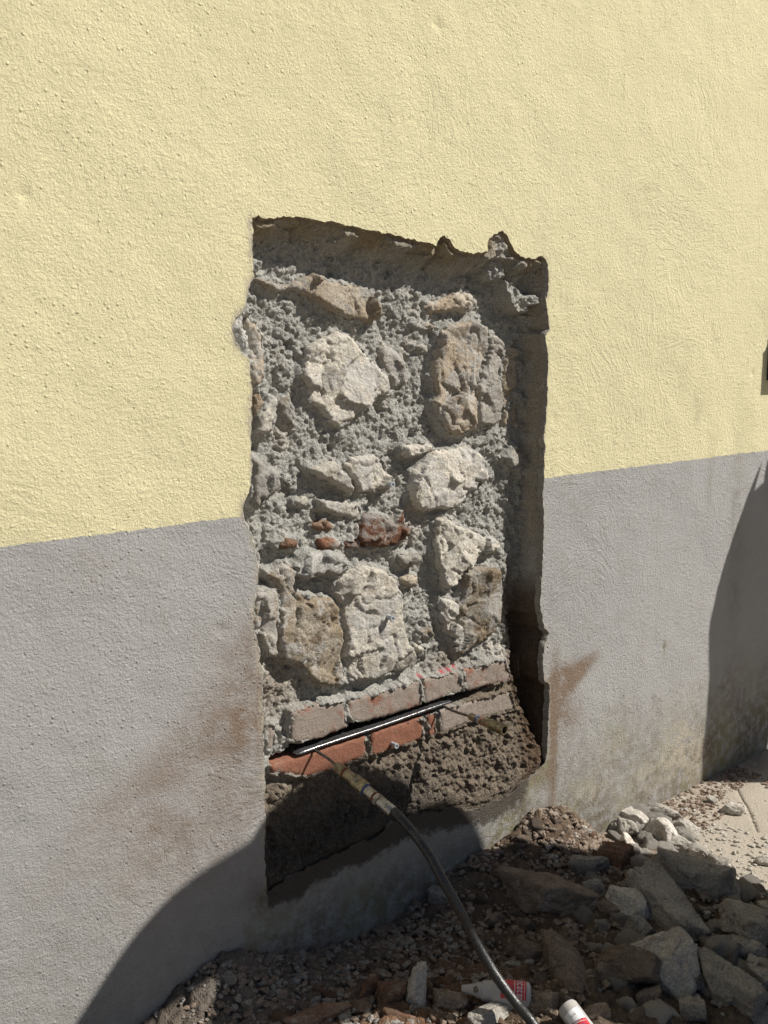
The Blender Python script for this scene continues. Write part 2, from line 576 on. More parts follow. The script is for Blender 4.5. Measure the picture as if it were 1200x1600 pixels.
for a in ((385, 1075, .09, .12, 0, .42), (300, 1160, .16, .05, 25, .32), (370, 1165, .10, .06, 20, .42), (200, 1260, .16, .05, 30, .25), (300, 1330, .20, .12, 20, .25),
          (393, 1030, .05, .07, 0, .40), (330, 1270, .16, .06, 10, .35)):
    R_ += blob(*a)
for a in ((882, 1062, .055, .035, 18, 1.0), (915, 1038, .05, .018, 20, .9), (870, 1075, .05, .05, 0, .9), (905, 1055, .05, .02, 25, .6), (866, 1130, .018, .15, 0, .95), (885, 1120, .05, .06, 60, .55), (864, 1220, .015, .10, 0, .85),
          (845, 1215, .05, .02, 0, .6)):
    R_ += blob(*a)
G_ += sstep(V2[:, 1], .42, .02) * sstep(V2[:, 0], 1.6, 1.9) * .95
G_ += sstep(V2[:, 1], .55, .2) * sstep(V2[:, 0], 2.3, 2.7) * .2
G_ += sstep(V2[:, 1], .5, .15) * (1 - sstep(V2[:, 0], 1.0, 1.5)) * .30
_db = seg_dist(V2, BOTL, False)
G_ += np.exp(-(_db / .035) ** 2) * .9
R_ += np.exp(-(_db / .03) ** 2) * .45 * (V2[:, 0] < 1.85)
G_ += sstep(V2[:, 1], .26, .10) * ((V2[:, 0] > .9) & (V2[:, 0] < 1.8)) * .65
for a in ((800, 1285, .09, .05, 40, 1.0), (960, 1150, .07, .12, -30, .4), (1085, 1230, .10, .05, 0, .6), (1150, 760, .03, .14, 0, .35), (1110, 740, .02, .1, 0, .3), (1039, 1010, .006, .02, 0, 1.5), (1035, 1200, .05, .02, 0, .4), (1090, 640, .03, .05, 0, .3), (1150, 900, .04, .3, 0, .35)):
    G_ += blob(*a)
for a in ((1060, 1170, .08, .09, 0, 1.2), (1010, 1215, .08, .05, 0, .8), (930, 1230, .08, .03, 0, .7), (1090, 1190, .06, .08, 0, .8), (960, 1170, .05, .04, 0, .3)):
    B_ += blob(*a)
nz = fbm(P3 * 9, 4)
R_ = np.clip(R_ * (1 + .9 * nz), 0, 1.3)
G_ = np.clip(G_ * (1 + .8 * fbm(P3 * 6 + 5, 4)), 0, 1.2)
B_ += np.exp(-(seg_dist(V2, LEFTL, False) / .007) ** 2) * 1.1 + np.exp(-(seg_dist(V2, RIGHTL, False) / .004) ** 2) * .6
B_ = np.clip(B_, 0, 1.2)
onedge = seg_dist(V2, HOLE) < .0006
y = np.where(onedge, np.minimum(y, .0015), y)
me = mesh('plaster_skin', np.c_[V2[:, 0], y, V2[:, 1]], Fc, True, PLASTER)
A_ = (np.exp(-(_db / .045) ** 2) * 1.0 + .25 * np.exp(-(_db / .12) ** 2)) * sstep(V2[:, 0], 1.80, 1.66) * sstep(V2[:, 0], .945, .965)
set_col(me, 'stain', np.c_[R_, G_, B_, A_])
link('plaster_skin', me, wall)
# broken edge of the render all round the opening
n = len(HOLE)
cen = HOLE.mean(0)
nrm = np.roll(HOLE, -1, 0) - np.roll(HOLE, 1, 0)
nrm = np.c_[nrm[:, 1], -nrm[:, 0]]
nrm /= np.linalg.norm(nrm, axis=1)[:, None] + 1e-9
tst = inside(HOLE + nrm * .006, HOLE0).mean()
if tst < .5:
    nrm = -nrm
P3h = np.c_[HOLE[:, 0], np.zeros(n), HOLE[:, 1]]
rings = []
dpr = (0.0, .003, .007, .013)
botk = sstep(seg_dist(HOLE, BOTL, False), .0, .03) * .85 + .15
for k, dep in enumerate(dpr):
    a = (.0016 * k + .004 * np.clip(fbm(P3h * 35 + k * 3, 3) + .25, 0, 1) * (k > 0)) * botk if k else np.zeros(n)
    yy = np.zeros(n) + dep * botk
    if k == 0:
        yy = seg = -.0003 + np.minimum(-.0045 * fbm(P3h * 4.0, 3) - .0016 * fbm(P3h * 22, 3), .0015)
    rings.append(np.c_[HOLE[:, 0] + nrm[:, 0] * a, yy, HOLE[:, 1] + nrm[:, 1] * a])
V = np.vstack(rings)
fc = []
for k in range(len(dpr) - 1):
    for j in range(n):
        fc.append((k * n + j, k * n + (j + 1) % n, (k + 1) * n + (j + 1) % n, (k + 1) * n + j))
me = mesh('broken_render_edge', V, np.array(fc), True, MORTAR)
tn = np.repeat(np.array([[.44, .425, .40]]), n, 0)
tk = sstep(seg_dist(HOLE, TOPL, False), .02, .0)[:, None] * .9
tn = tn * (1 - tk) + np.array([.24, .185, .115]) * tk
tn *= (1 + .5 * fbm(P3h * 40, 3))[:, None]
tk = sstep(seg_dist(HOLE, RIGHTL, False), .02, .0)[:, None] * .6
tn = tn * (1 - tk) + np.array([.27, .235, .19]) * tk
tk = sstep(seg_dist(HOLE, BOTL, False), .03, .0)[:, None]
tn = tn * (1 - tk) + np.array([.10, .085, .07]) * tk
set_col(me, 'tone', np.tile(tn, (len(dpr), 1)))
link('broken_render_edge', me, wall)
# core of the wall
bm = bmesh.new()
for (a, b, c0, d0, e, f0) in ((X0, X1, .30, .62, Z0, Z1 - .02), (X0, X1, .004, .30, Z1 - .06, Z1 - .021), (X0, X0 + .05, .004, .299, Z0, Z1 - .07), (X1 - .05, X1, .004, .299, Z0, Z1 - .07)):
    r = bmesh.ops.create_cube(bm, size=1)
    for v in r['verts']:
        v.co = Vector((a if v.co.x < 0 else b, c0 if v.co.y < 0 else d0, e if v.co.z < 0 else f0))
me = bpy.data.meshes.new('wall_core')
bm.to_mesh(me)
me.materials.append(R_GREY)
link('wall_core', me, wall)

# ---- stones: (outline px, depth of face, how far proud, material, label)
ST = [
    ([(396, 432), (422, 440), (440, 444), (465, 437), (490, 427), (515, 440), (542, 445), (572, 447), (580, 460), (591, 480), (591, 497), (572, 505), (555, 500), (535, 495), (510, 482), (480, 464), (452, 455), (435, 460), (417, 452), (400, 440)], .060, .018, R_TAN, None),
    ([(381, 497), (395, 500), (405, 520), (412, 550), (411, 587), (400, 610), (394, 615), (390, 575), (387, 550), (381, 517)], .022, .008, R_TAN, None),
    ([(480, 545), (500, 530), (527, 517), (552, 530), (572, 550), (590, 570), (607, 587), (610, 615), (580, 627), (575, 637), (552, 655), (527, 667), (512, 657), (500, 637), (485, 632), (477, 600), (470, 587), (476, 565)], .058, .016, R_PALE, None),
    ([(597, 535), (615, 545), (632, 562), (640, 590), (625, 610), (612, 612), (609, 588), (592, 568), (590, 548)], .064, .012, R_GREY, None),
    ([(395, 617), (405, 610), (412, 630), (402, 650), (394, 640)], .035, .010, R_TAN2, None),
    ([(425, 620), (435, 624), (427, 665), (415, 680), (400, 675), (405, 650)], .05, .014, R_GREY, None),
    ([(440, 625), (452, 620), (457, 632), (458, 662), (447, 664), (435, 648)], .058, .012, R_TAN2, None),
    ([(692, 515), (707, 506), (740, 500), (758, 510), (762, 545), (751, 570), (741, 600), (742, 620), (743, 671), (720, 680), (700, 677), (685, 655), (675, 630), (682, 615), (674, 585), (680, 552), (686, 532)], .052, .020, R_TAN, None),
    ([(762, 515), (782, 530), (789, 537), (785, 567), (780, 595), (785, 632), (780, 657), (772, 666), (746, 669), (745, 620), (744, 601), (754, 571), (765, 546)], .058, .014, R_GREY, None),
    ([(792, 539), (810, 545), (805, 570), (807, 595), (800, 615), (815, 672), (783, 664), (787, 632), (783, 597), (788, 568)], .068, .008, R_TAN2, None),
    ([(685, 470), (710, 455), (740, 460), (737, 480), (725, 490), (705, 485), (675, 492), (660, 485), (662, 470)], .064, .016, R_TAN, None),
    ([(642, 505), (670, 505), (681, 512), (672, 517), (650, 509)], .064, .014, R_TAN, None),
    ([(645, 540), (660, 537), (670, 550), (662, 555), (650, 545)], .060, .012, R_GREY, None),
    ([(630, 697), (672, 690), (674, 705), (662, 710), (637, 716), (628, 710)], .056, .022, R_PALE, None),
    ([(487, 732), (520, 720), (532, 727), (552, 760), (550, 775), (532, 762), (505, 750), (490, 742)], .052, .024, R_PALE, None),
    ([(536, 727), (550, 713), (587, 710), (597, 717), (607, 742), (610, 762), (585, 768), (557, 773), (553, 757)], .060, .018, R_PALE, None),
    ([(460, 780), (485, 772), (482, 787), (470, 793), (459, 787)], .062, .012, R_GREY, None),
    ([(395, 717), (415, 722), (432, 740), (440, 762), (422, 775), (400, 795), (393, 790), (393, 755)], .045, .016, R_GREY, None),
    ([(495, 778), (530, 780), (560, 785), (564, 800), (558, 812), (520, 805), (495, 795)], .062, .014, R_GREY, None),
    ([(565, 805), (575, 802), (600, 807), (622, 820), (632, 800), (637, 835), (630, 850), (600, 855), (562, 858), (557, 840), (562, 825)], .058, .020, R_RUST, 'rust red stone fragment'),
    ([(500, 842), (520, 840), (532, 850), (525, 860), (502, 860), (497, 852)], .054, .018, R_RUST, 'small rust red stone'),
    ([(534, 843), (555, 840), (559, 857), (534, 860)], .060, .012, R_RUST, None),
    ([(432, 850), (447, 840), (465, 842), (467, 855), (455, 860), (437, 857)], .052, .016, R_RED, None),
    ([(485, 815), (510, 812), (522, 822), (515, 830), (492, 827)], .062, .012, R_RED, None),
    ([(400, 925), (432, 922), (434, 955), (431, 1027), (417, 1027), (405, 1000), (397, 980), (394, 967)], .034, .010, R_TAN2, 'brown stained stone'),
    ([(417, 895), (440, 880), (462, 887), (460, 918), (478, 932), (520, 935), (530, 950), (536, 1000), (529, 1030), (543, 1065), (530, 1075), (490, 1068), (475, 1045), (440, 1030), (434, 1000), (435, 925)], .048, .016, R_TAN2, None),
    ([(525, 905), (545, 893), (562, 882), (575, 885), (600, 890), (622, 905), (628, 930), (629, 967), (636, 995), (648, 1030), (635, 1047), (585, 1062), (560, 1065), (548, 1062), (533, 1030), (540, 1000), (533, 950), (523, 930)], .048, .018, R_PALE, None),
    ([(465, 885), (485, 865), (520, 860), (542, 870), (547, 887), (535, 900), (510, 897), (495, 900), (472, 907), (463, 900)], .040, .018, CORE, 'lump of old concrete'),
    ([(620, 865), (655, 865), (657, 877), (635, 887), (620, 880)], .056, .018, R_GREY, None),
    ([(626, 905), (640, 898), (656, 903), (652, 915), (635, 917)], .054, .020, R_TAN, None),
    ([(640, 762), (645, 737), (662, 717), (682, 702), (710, 702), (730, 697), (750, 710), (750, 730), (765, 742), (762, 752), (740, 752), (735, 772), (722, 787), (705, 797), (682, 795), (665, 800), (647, 792), (640, 780)], .056, .020, R_PALE, None),
    ([(682, 810), (695, 805), (712, 820), (740, 830), (775, 842), (780, 860), (747, 875), (730, 892), (720, 905), (712, 915), (692, 920), (687, 905), (682, 880), (677, 855)], .056, .018, R_PALE, None),
    ([(724, 895), (750, 885), (780, 888), (788, 920), (785, 942), (780, 962), (772, 990), (750, 1002), (725, 1022), (717, 1027), (712, 1005), (724, 992), (720, 967), (710, 955), (722, 930)], .052, .020, R_TAN2, None),
    ([(687, 932), (707, 937), (720, 945), (715, 967), (720, 990), (709, 1002), (695, 987), (685, 960)], .056, .016, R_PALE, None),
    ([(800, 702), (812, 700), (818, 715), (810, 735), (797, 732), (790, 715)], .055, .012, R_GREY, None),
    ([(430, 690), (446, 686), (452, 700), (440, 708), (428, 702)], .066, .014, R_GREY, None),
    ([(655, 985), (672, 980), (680, 992), (668, 1002), (655, 996)], .062, .014, R_TAN2, None),
    ([(648, 1005), (665, 1010), (662, 1022), (646, 1020)], .062, .012, R_GREY, None),
]
BR = [
    ([(456, 1114), (484, 1102), (538, 1093), (540, 1125), (547, 1136), (505, 1153), (463, 1161), (454, 1157)], .040, .004, .55),
    ([(543, 1092), (580, 1085), (657, 1062), (659, 1101), (605, 1120), (563, 1130), (548, 1124), (542, 1119)], .042, .004, .42),
    ([(661, 1062), (716, 1049), (724, 1079), (667, 1099), (662, 1098)], .042, .004, .62),
    ([(724, 1046), (788, 1029), (797, 1058), (792, 1064), (731, 1080), (727, 1075)], .040, .004, .42),
    ([(415, 1133), (428, 1129), (430, 1165), (416, 1173)], .045, .003, .8),
    ([(422, 1196), (490, 1174), (571, 1149), (571, 1183), (538, 1196), (480, 1215), (455, 1210), (425, 1208)], .042, .004, .02),
    ([(580, 1145), (613, 1134), (659, 1120), (661, 1154), (613, 1171), (584, 1181), (579, 1179)], .042, .004, -.02),
    ([(668, 1116), (680, 1113), (680, 1148), (669, 1153)], .044, .003, .0),
    ([(685, 1109), (797, 1078), (805, 1108), (755, 1121), (689, 1146)], .044, .004, .85),
    ([(804, 1022), (818, 1018), (820, 1052), (806, 1058)], .082, .004, .8),
]


def wall_piece(name, px, yp, proud, mat, seed, label=None, step=.0034, rough=1.0, brick=False, smear=0):
    base = W(px, yp - proud * .5)
    bd = densify(base, .0032, .0012 if brick else .0021, seed, .010)
    lo, hi = bd.min(0), bd.max(0)
    gx, gz = np.meshgrid(np.arange(lo[0], hi[0], step), np.arange(lo[1], hi[1], step))
    Q = np.c_[gx.ravel(), gz.ravel()] + RNG.uniform(-step * .3, step * .3, (gx.size, 2))
    Q = Q[inside(Q, bd)]
    Q = Q[seg_dist(Q, bd) > .0022] if len(Q) else Q
    V2, Fc = cdt_fill(bd, Q)
    c = V2[Fc]
    cr = np.cross(c[:, 1] - c[:, 0], c[:, 2] - c[:, 0])
    Fc[cr < 0] = Fc[cr < 0][:, ::-1]
    d = seg_dist(V2, bd)
    P3 = np.c_[V2[:, 0], np.full(len(V2), seed * .37), V2[:, 1]]
    if brick:
        y = yp - proud * sstep(d, -.002, .004) - .0016 * fbm(P3 * 50, 4) - .002 * fbm(P3 * 12, 2) + .004 * sstep(d, .008, .0) * sstep(fbm(P3 * 40 + 9, 3), -.1, .4)
        y += .004 * sstep(fbm(P3 * 30 + 4, 3), .35, .6)
    else:
        sz = float(np.hypot(*(hi - lo)))
        wz = .012 + .03 * min(1, sz / .2)
        q = V2 + .18 * wz * np.c_[pn(P3 / wz), pn(P3 / wz + 9)]
        _, _, ID, OX = worley2(q / (wz * 1.6), seed % 200)
        rs = np.random.default_rng(seed)
        tab = rs.normal(size=(4096, 3))
        tl = tab[ID % 4096]
        fac = (tl[:, 0] * OX[:, 0] + tl[:, 1] * OX[:, 1]) * wz * .30 + tl[:, 2] * .0020
        _, _, ID2, OX2 = worley2(q / (wz * .62) + 3.3, (seed + 50) % 200)
        t2 = tab[(ID2 + 777) % 4096]
        fac += (t2[:, 0] * OX2[:, 0] + t2[:, 1] * OX2[:, 1]) * wz * .035
        fac = np.clip(fac, -proud * .75, proud * .6)
        y = yp - proud * sstep(d, -.004, .008) + fac * rough * sstep(d, -.004, .006)
        y -= .0022 * fbm(P3 * 34, 4) + .0016 * fbm(P3 * np.array([60, 60, 110]), 3, .6, True) * rough
        y += .005 * sstep(np.abs(fbm(P3 * 9 + 2, 3)), .035, .0) * rough * (sz > .09)
    n0 = len(V2)
    # skirt running back into the mortar
    be = {}
    for a, b, c_ in Fc:
        for e in ((a, b), (b, c_), (c_, a)):
            be[e] = 1
    bnd = [e for e in be if (e[1], e[0]) not in be]
    idx = {}
    VV = [np.c_[V2[:, 0], y, V2[:, 1]]]
    ex = []
    for a, b in bnd:
        for v in (a, b):
            if v not in idx:
                idx[v] = n0 + len(ex)
                ex.append((V2[v, 0], yp + .05, V2[v, 1]))
    quads = []
    for a, b in bnd:
        quads += [(b, a, idx[a]), (b, idx[a], idx[b])]
    VV.append(np.array(ex))
    me = mesh(name, np.vstack(VV), np.vstack([Fc, np.array(quads)]), True, mat)
    if brick:
        s = np.full(len(me.vertices), smear, float)
        co = np.vstack(VV)
        s += .25 * fbm(co * 14 + seed, 3)
        set_col(me, 'smear', np.c_[s, s, s])
    o = link(name, me, wall)
    if label:
        o['label'] = label
    return o


ST = [(a, b + .003, c, d_, e) for a, b, c, d_, e in ST]
for k, (px, yp, pr, m, lb) in enumerate(ST):
    wall_piece('stone', px, yp, pr, m, 11 + k, lb)
for k, (px, yp, pr, sm) in enumerate(BR):
    wall_piece('brick', px, yp, pr, BRICK, 101 + k, None, .005, brick=True, smear=sm + (.22 if sm > .3 else .12))

# ---- mortar bed: a dense relief behind and between the stones
st = .0023
xs = np.arange(.84, 1.90, st)
zs = np.arange(.10, 1.60, st)
gx, gz = np.meshgrid(xs, zs)
Q = np.c_[gx.ravel(), gz.ravel()]
near = inside(Q, densify(HOLE0, 1)) | (seg_dist(Q, HOLE0) < .02)
D = np.where(inside(Q, HOLE0), 1, -1) * seg_dist(Q, HOLE0)
P3 = np.c_[Q[:, 0], np.zeros(len(Q)), Q[:, 1]]
wob = fbm(P3 * 16, 3)
dt, dr, db, dl = (seg_dist(Q, s, False) for s in (TOPL, RIGHTL, BOTL, LEFTL))
ramp = np.minimum.reduce([sstep(dt, 0, .052 + .03 * wob), sstep(dr, 0, .018 + .012 * wob), sstep(db, -.002, .12), sstep(dl, 0, .03 + .02 * wob)])
ramp = np.where(D < 0, 0, ramp)
z = Q[:, 1]
D0 = .070 - .020 * sstep(z, .62, .52) - .018 * sstep(z, .44, .30)
yb = .010 + (D0 - .010) * ramp


def zone(px, Y, soft=.006):
    return sstep(sdf(Q, W(px, Y)), -soft, soft)


# deeper slot beside the right edge at the bottom
k_ = zone([(800, 960), (806, 1000), (800, 1040), (808, 1080), (818, 1120), (826, 1170), (836, 1192), (848, 1190), (856, 1140), (858, 1080), (850, 1040), (846, 990), (840, 960)], .05, .008)
yb = yb * (1 - k_) + (.115 + .01 * wob) * k_ * sstep(dr, .0, .008) + k_ * (1 - sstep(dr, .0, .008)) * yb
# shallow flakes
for px, dep, Y in (([(362, 515), (368, 498), (378, 488), (386, 470), (396, 480), (392, 520), (390, 556), (380, 556), (368, 535)], .012, .01),
                   ([(763, 372), (786, 358), (795, 370), (806, 392), (798, 408), (764, 403)], .016, .01),
                   ([(684, 368), (694, 366), (709, 385), (684, 386)], .014, .01),
                   ([(766, 400), (782, 404), (786, 436), (768, 440), (760, 428)], .034, .03),
                   ([(787, 435), (800, 440), (812, 455), (822, 470), (822, 490), (810, 490), (800, 480), (790, 460)], .032, .03),
                   ([(822, 462), (856, 455), (856, 476), (825, 478)], .030, .02),
                   ([(395, 402), (412, 405), (413, 420), (400, 430), (395, 425)], .016, .01)):
    q_ = zone(px, Y, .004)
    yb = yb * (1 - q_) + np.minimum(yb, dep) * q_
# joints behind the bricks
for px, dep in (([(412, 1100), (800, 1000), (806, 1110), (700, 1150), (600, 1190), (470, 1225), (414, 1240)], .056),):
    q_ = zone(px, .045, .012)
    yb = yb * (1 - q_) + np.maximum(yb, dep) * q_
spill = np.zeros(len(Q))
spy = np.zeros(len(Q))
for k, (px, yp, pr, *_r) in enumerate(ST + BR):
    isb = k >= len(ST)
    w2 = W(px, yp - pr * .5)
    bb = np.nonzero((Q[:, 0] > w2[:, 0].min() - .03) & (Q[:, 0] < w2[:, 0].max() + .03) & (Q[:, 1] > w2[:, 1].min() - .03) & (Q[:, 1] < w2[:, 1].max() + .03))[0]
    sd = sdf(Q[bb], w2)
    _n = .007 * fbm(P3[bb] / .02 + k, 2)
    kk_ = sstep(sd + _n, -.011 if not isb else -.008, -.001) * sstep(sd, .014 if not isb else .006, .005)
    lvl = yp - pr * (.0 if not isb else .1) + .009 * fbm(P3[bb] / .022 + 3 * k, 3) + np.where(sd > .005 + _n, .02, 0)
    up_ = kk_ > spill[bb]
    spy[bb] = np.where(up_, lvl, spy[bb])
    spill[bb] = np.maximum(spill[bb], kk_)
spill = spill * sstep(D, .002, .012)
yb = yb * (1 - spill) + spy * spill
lump1, _, id1, _ = worley2(Q / .017 + .35 * np.c_[pn(P3 / .03), pn(P3 / .03 + 7)], 5)
lump2, _, id2, _ = worley2(Q / .0085 + .3 * np.c_[pn(P3 / .02), pn(P3 / .02 + 7)], 9)
act = sstep(D, -.004, .02)
inner = sstep(np.minimum(dt, dr), .02, .05)
crs = sstep(fbm(P3 / .05 + 20, 3), .08, .14) * .012 + sstep(fbm(P3 / .028 + 40, 3), .2, .25) * .008
rough = crs * (1 - inner) * sstep(np.minimum(dt, dr), .004, .012) + .011 * fbm(P3 / .085, 3) + .006 * fbm(P3 / .03, 3) + .005 * np.sqrt(np.clip(1 - (lump1 / .72) ** 2, 0, 1)) * ((id1 % 5) / 4.0) \
    + .0032 * np.sqrt(np.clip(1 - (lump2 / .75) ** 2, 0, 1)) + .0035 * fbm(P3 / .008, 3, .6)
inner = sstep(np.minimum(dt, dr), .02, .05)
lowr = sstep(z, .46, .40)
rough = rough * (1.25 - .20 * spill) * (1 + .5 * lowr)
soft = 0.8 + .2 * inner
y = yb - rough * act * soft
# pits
pit = sstep(fbm(P3 / .022 + 3, 3), .30, .62)
y += .015 * pit * act * inner + .012 * sstep(fbm(P3 / .05 + 31, 4), .22, .42) * act * inner * (1 - spill)
# the open joint that the flat jack sits in
slot = zone([(420, 1189), (463, 1167), (480, 1155), (520, 1142), (548, 1131), (605, 1114), (667, 1096), (735, 1077), (760, 1068), (764, 1072), (735, 1090), (667, 1115), (571, 1148), (490, 1175), (424, 1197)], .045, .0025)
y = y * (1 - slot) + .24 * slot
y = np.where(D < -.003, np.maximum(y, .010), y)
y = np.maximum(y, .0035)
# colour of the mortar, with shade darkened in at the lower left
C_grey = np.array([.355, .345, .325])
colr = np.repeat(C_grey[None], len(Q), 0) * (1 + .22 * fbm(P3 * 20, 4))[:, None]
mixc = lambda c, k, t: c * (1 - k[:, None]) + np.array(t)[None] * k[:, None]
nn = fbm(P3 * 11 + 2, 4)
colr = mixc(colr, np.clip(sstep(dt, .05, .015) * (D > 0) * (.8 + 1.4 * nn), 0, 1), (.28, .225, .15))
colr = mixc(colr, np.clip(sstep(nn, .15, .5) * .6, 0, 1), (.50, .455, .40))
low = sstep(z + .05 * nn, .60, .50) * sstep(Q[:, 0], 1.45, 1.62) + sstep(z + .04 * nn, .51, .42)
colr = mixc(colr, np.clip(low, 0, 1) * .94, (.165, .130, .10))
colr = mixc(colr, np.clip(sstep(z + .05 * nn, .42, .32) * sstep(Q[:, 0], 1.55, 1.25), 0, 1) * .9, (.065, .06, .055))  # dark earth, darkened further to deepen the person's shadow
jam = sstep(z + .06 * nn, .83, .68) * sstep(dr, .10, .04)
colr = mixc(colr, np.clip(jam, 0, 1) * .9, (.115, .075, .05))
colr = mixc(colr, np.clip(sstep(dr, .022, .006) * sstep(z, .8, .9), 0, 1) * .5, (.33, .27, .18))
colr = mixc(colr, np.clip(blob(430, 1080, .08, .06, 0, .6, .04, Q) + blob(700, 1030, .05, .03, 0, .5, .05, Q), 0, 1), (.24, .185, .14))
colr = mixc(colr, np.clip(blob(375, 525, .03, .05, 0, 1.4, .01, Q) + blob(390, 820, .02, .06, 0, .8, .01, Q) + blob(785, 380, .03, .03, 0, .6, .01, Q), 0, 1), (.50, .49, .47))
colr = mixc(colr, np.clip(blob(590, 835, .08, .03, 0, .7, .05, Q) * sstep(nn, -.1, .2), 0, 1), (.26, .13, .08))
for a in ((700, 1046), (712, 1042), (690, 1049), (655, 1056)):
    colr = mixc(colr, np.clip(blob(*a, .005, .003, 0, 1.2, .05, Q), 0, 1), (.42, .07, .09))
colr = np.clip(colr, .02, .8)
dz_ = st * .5 * pn(P3 / .006)
V = np.c_[Q[:, 0] + st * .6 * pn(P3 / .007 + 11), y, Q[:, 1] + dz_]
nx, nzn = len(xs), len(zs)
ii = (np.arange(nzn - 1)[:, None] * nx + np.arange(nx - 1)[None]).ravel()
fcs = np.c_[ii, ii + 1, ii + nx + 1, ii + nx]
kp = near[fcs].all(1)
fcs = fcs[kp]
used = np.unique(fcs)
rm = np.full(len(V), -1)
rm[used] = np.arange(len(used))
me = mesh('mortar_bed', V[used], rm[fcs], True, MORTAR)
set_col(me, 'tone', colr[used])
o = link('mortar_bed', me, wall)
o['kind'] = 'stuff'


# ------------------------------------------------------------------ lathe helper for fittings
def lathe(bm, prof, seg=24, hexa=()):
    """prof: (radius, distance along +Z). indexes in hexa are six-sided."""
    ringsv = []
    for k, (r, zz) in enumerate(prof):
        ring = []
        for s in range(seg):
            a = 2 * math.pi * s / seg
            rr = r
            if k in hexa:
                q = (a + math.pi / 6) % (math.pi / 3) - math.pi / 6
                rr = r * math.cos(math.pi / 6) / math.cos(q)
            ring.append(bm.verts.new((rr * math.cos(a), rr * math.sin(a), zz)))
        ringsv.append(ring)
    for a, b in zip(ringsv, ringsv[1:]):
        for s in range(seg):
            bm.faces.new((a[s], a[(s + 1) % seg], b[(s + 1) % seg], b[s]))
    for ring, z0 in ((ringsv[0], 0), (ringsv[-1], 1)):
        if prof[0 if z0 == 0 else -1][0] > 1e-5:
            bm.faces.new(ring if z0 else ring[::-1])


def lathe_obj(name, prof, mat, parent, seg=24, hexa=(), Mx=None, smooth=True):
    bm = bmesh.new()
    lathe(bm, prof, seg, hexa)
    bmesh.ops.recalc_face_normals(bm, faces=bm.faces)
    if Mx is not None:
        bmesh.ops.transform(bm, matrix=Mx, verts=bm.verts)
    me = bpy.data.meshes.new(name)
    bm.to_mesh(me)
    bm.free()
    for p in me.polygons:
        p.use_smooth = smooth and len(p.vertices) == 4
    me.materials.append(mat)
    if smooth:
        me.set_sharp_from_angle(angle=rad(32))
    return link(name, me, parent)


def frame(a, b):
    a, b = Vector(a), Vector(b)
    zc = (b - a).normalized()
    q = zc.to_track_quat('Z', 'Y')
    return Matrix.Translation(a) @ q.to_matrix().to_4x4()


def tube(name, pts, r, mat, parent, seg=12, sub=8):
    """smooth tube through points; r may be a list"""
    P = [Vector(p) for p in pts]
    C = []
    for k in range(len(P) - 1):
        p0 = P[k - 1] if k else P[0] * 2 - P[1]
        p1, p2 = P[k], P[k + 1]
        p3 = P[k + 2] if k + 2 < len(P) else P[-1] * 2 - P[-2]
        for j in range(sub):
            t = j / sub
            C.append(.5 * ((2 * p1) + (p2 - p0) * t + (2 * p0 - 5 * p1 + 4 * p2 - p3) * t * t + (-p0 + 3 * p1 - 3 * p2 + p3) * t ** 3))
    C.append(P[-1])
    n = len(C)
    up = Vector((0, 0, 1))
    V, Fc = [], []
    u = None
    for k in range(n):
        d = (C[min(k + 1, n - 1)] - C[max(k - 1, 0)]).normalized()
        if u is None:
            u = d.cross(up).normalized()
        else:
            u = (u - d * u.dot(d)).normalized()
        v = d.cross(u)
        for s in range(seg):
            a = 2 * math.pi * s / seg
            V.append(C[k] + (u * math.cos(a) + v * math.sin(a)) * r)
    for k in range(n - 1):
        for s in range(seg):
            Fc.append((k * seg + s, k * seg + (s + 1) % seg, (k + 1) * seg + (s + 1) % seg, (k + 1) * seg + s))
    Fc.append(tuple(range(seg))[::-1])
    Fc.append(tuple((n - 1) * seg + s for s in range(seg)))
    me = mesh(name, V, Fc, True, mat)
    return link(name, me, parent), C


STUD = mat_simple('galvanised_stud', (.42, .45, .48), .45, .25, 0, .1, 80)
# ------------------------------------------------------------------ survey studs fixed in the masonry
for k, (px, py, yy, lb) in enumerate(((612, 757, .040, 'small grey steel measuring stud set in the pale stone halfway up the opening'),
                                      (612, 966, .030, 'small grey steel measuring stud in the large pale stone above the bricks'),
                                      (618, 1165, .036, 'shiny steel measuring stud in the red brick under the steel strip'))):
    p = PY(px, py, yy - .012)
    e = empty('measuring_stud', (p[0], p[1], p[2]))
    tag(e, lb, 'stud', 'measuring studs in the masonry')
    dirn = Vector((-.12, -1, .05)).normalized()
    Mx = frame(dirn * -.012, dirn * .05)
    Mx.translation = -dirn * .030
    lathe_obj('stud_body', [(.0052, 0), (.0052, .028), (.0062, .0285), (.0062, .034), (.0056, .0352), (.0030, .0352), (.0026, .0335), (0, .0335)], STUD, e, 20, (), Mx)
    Mx2 = Mx.copy()
    lathe_obj('centre_dimple', [(.0012, .0335), (.0012, .0345), (0, .0346)], BLACKP, e, 10, (), Mx2)

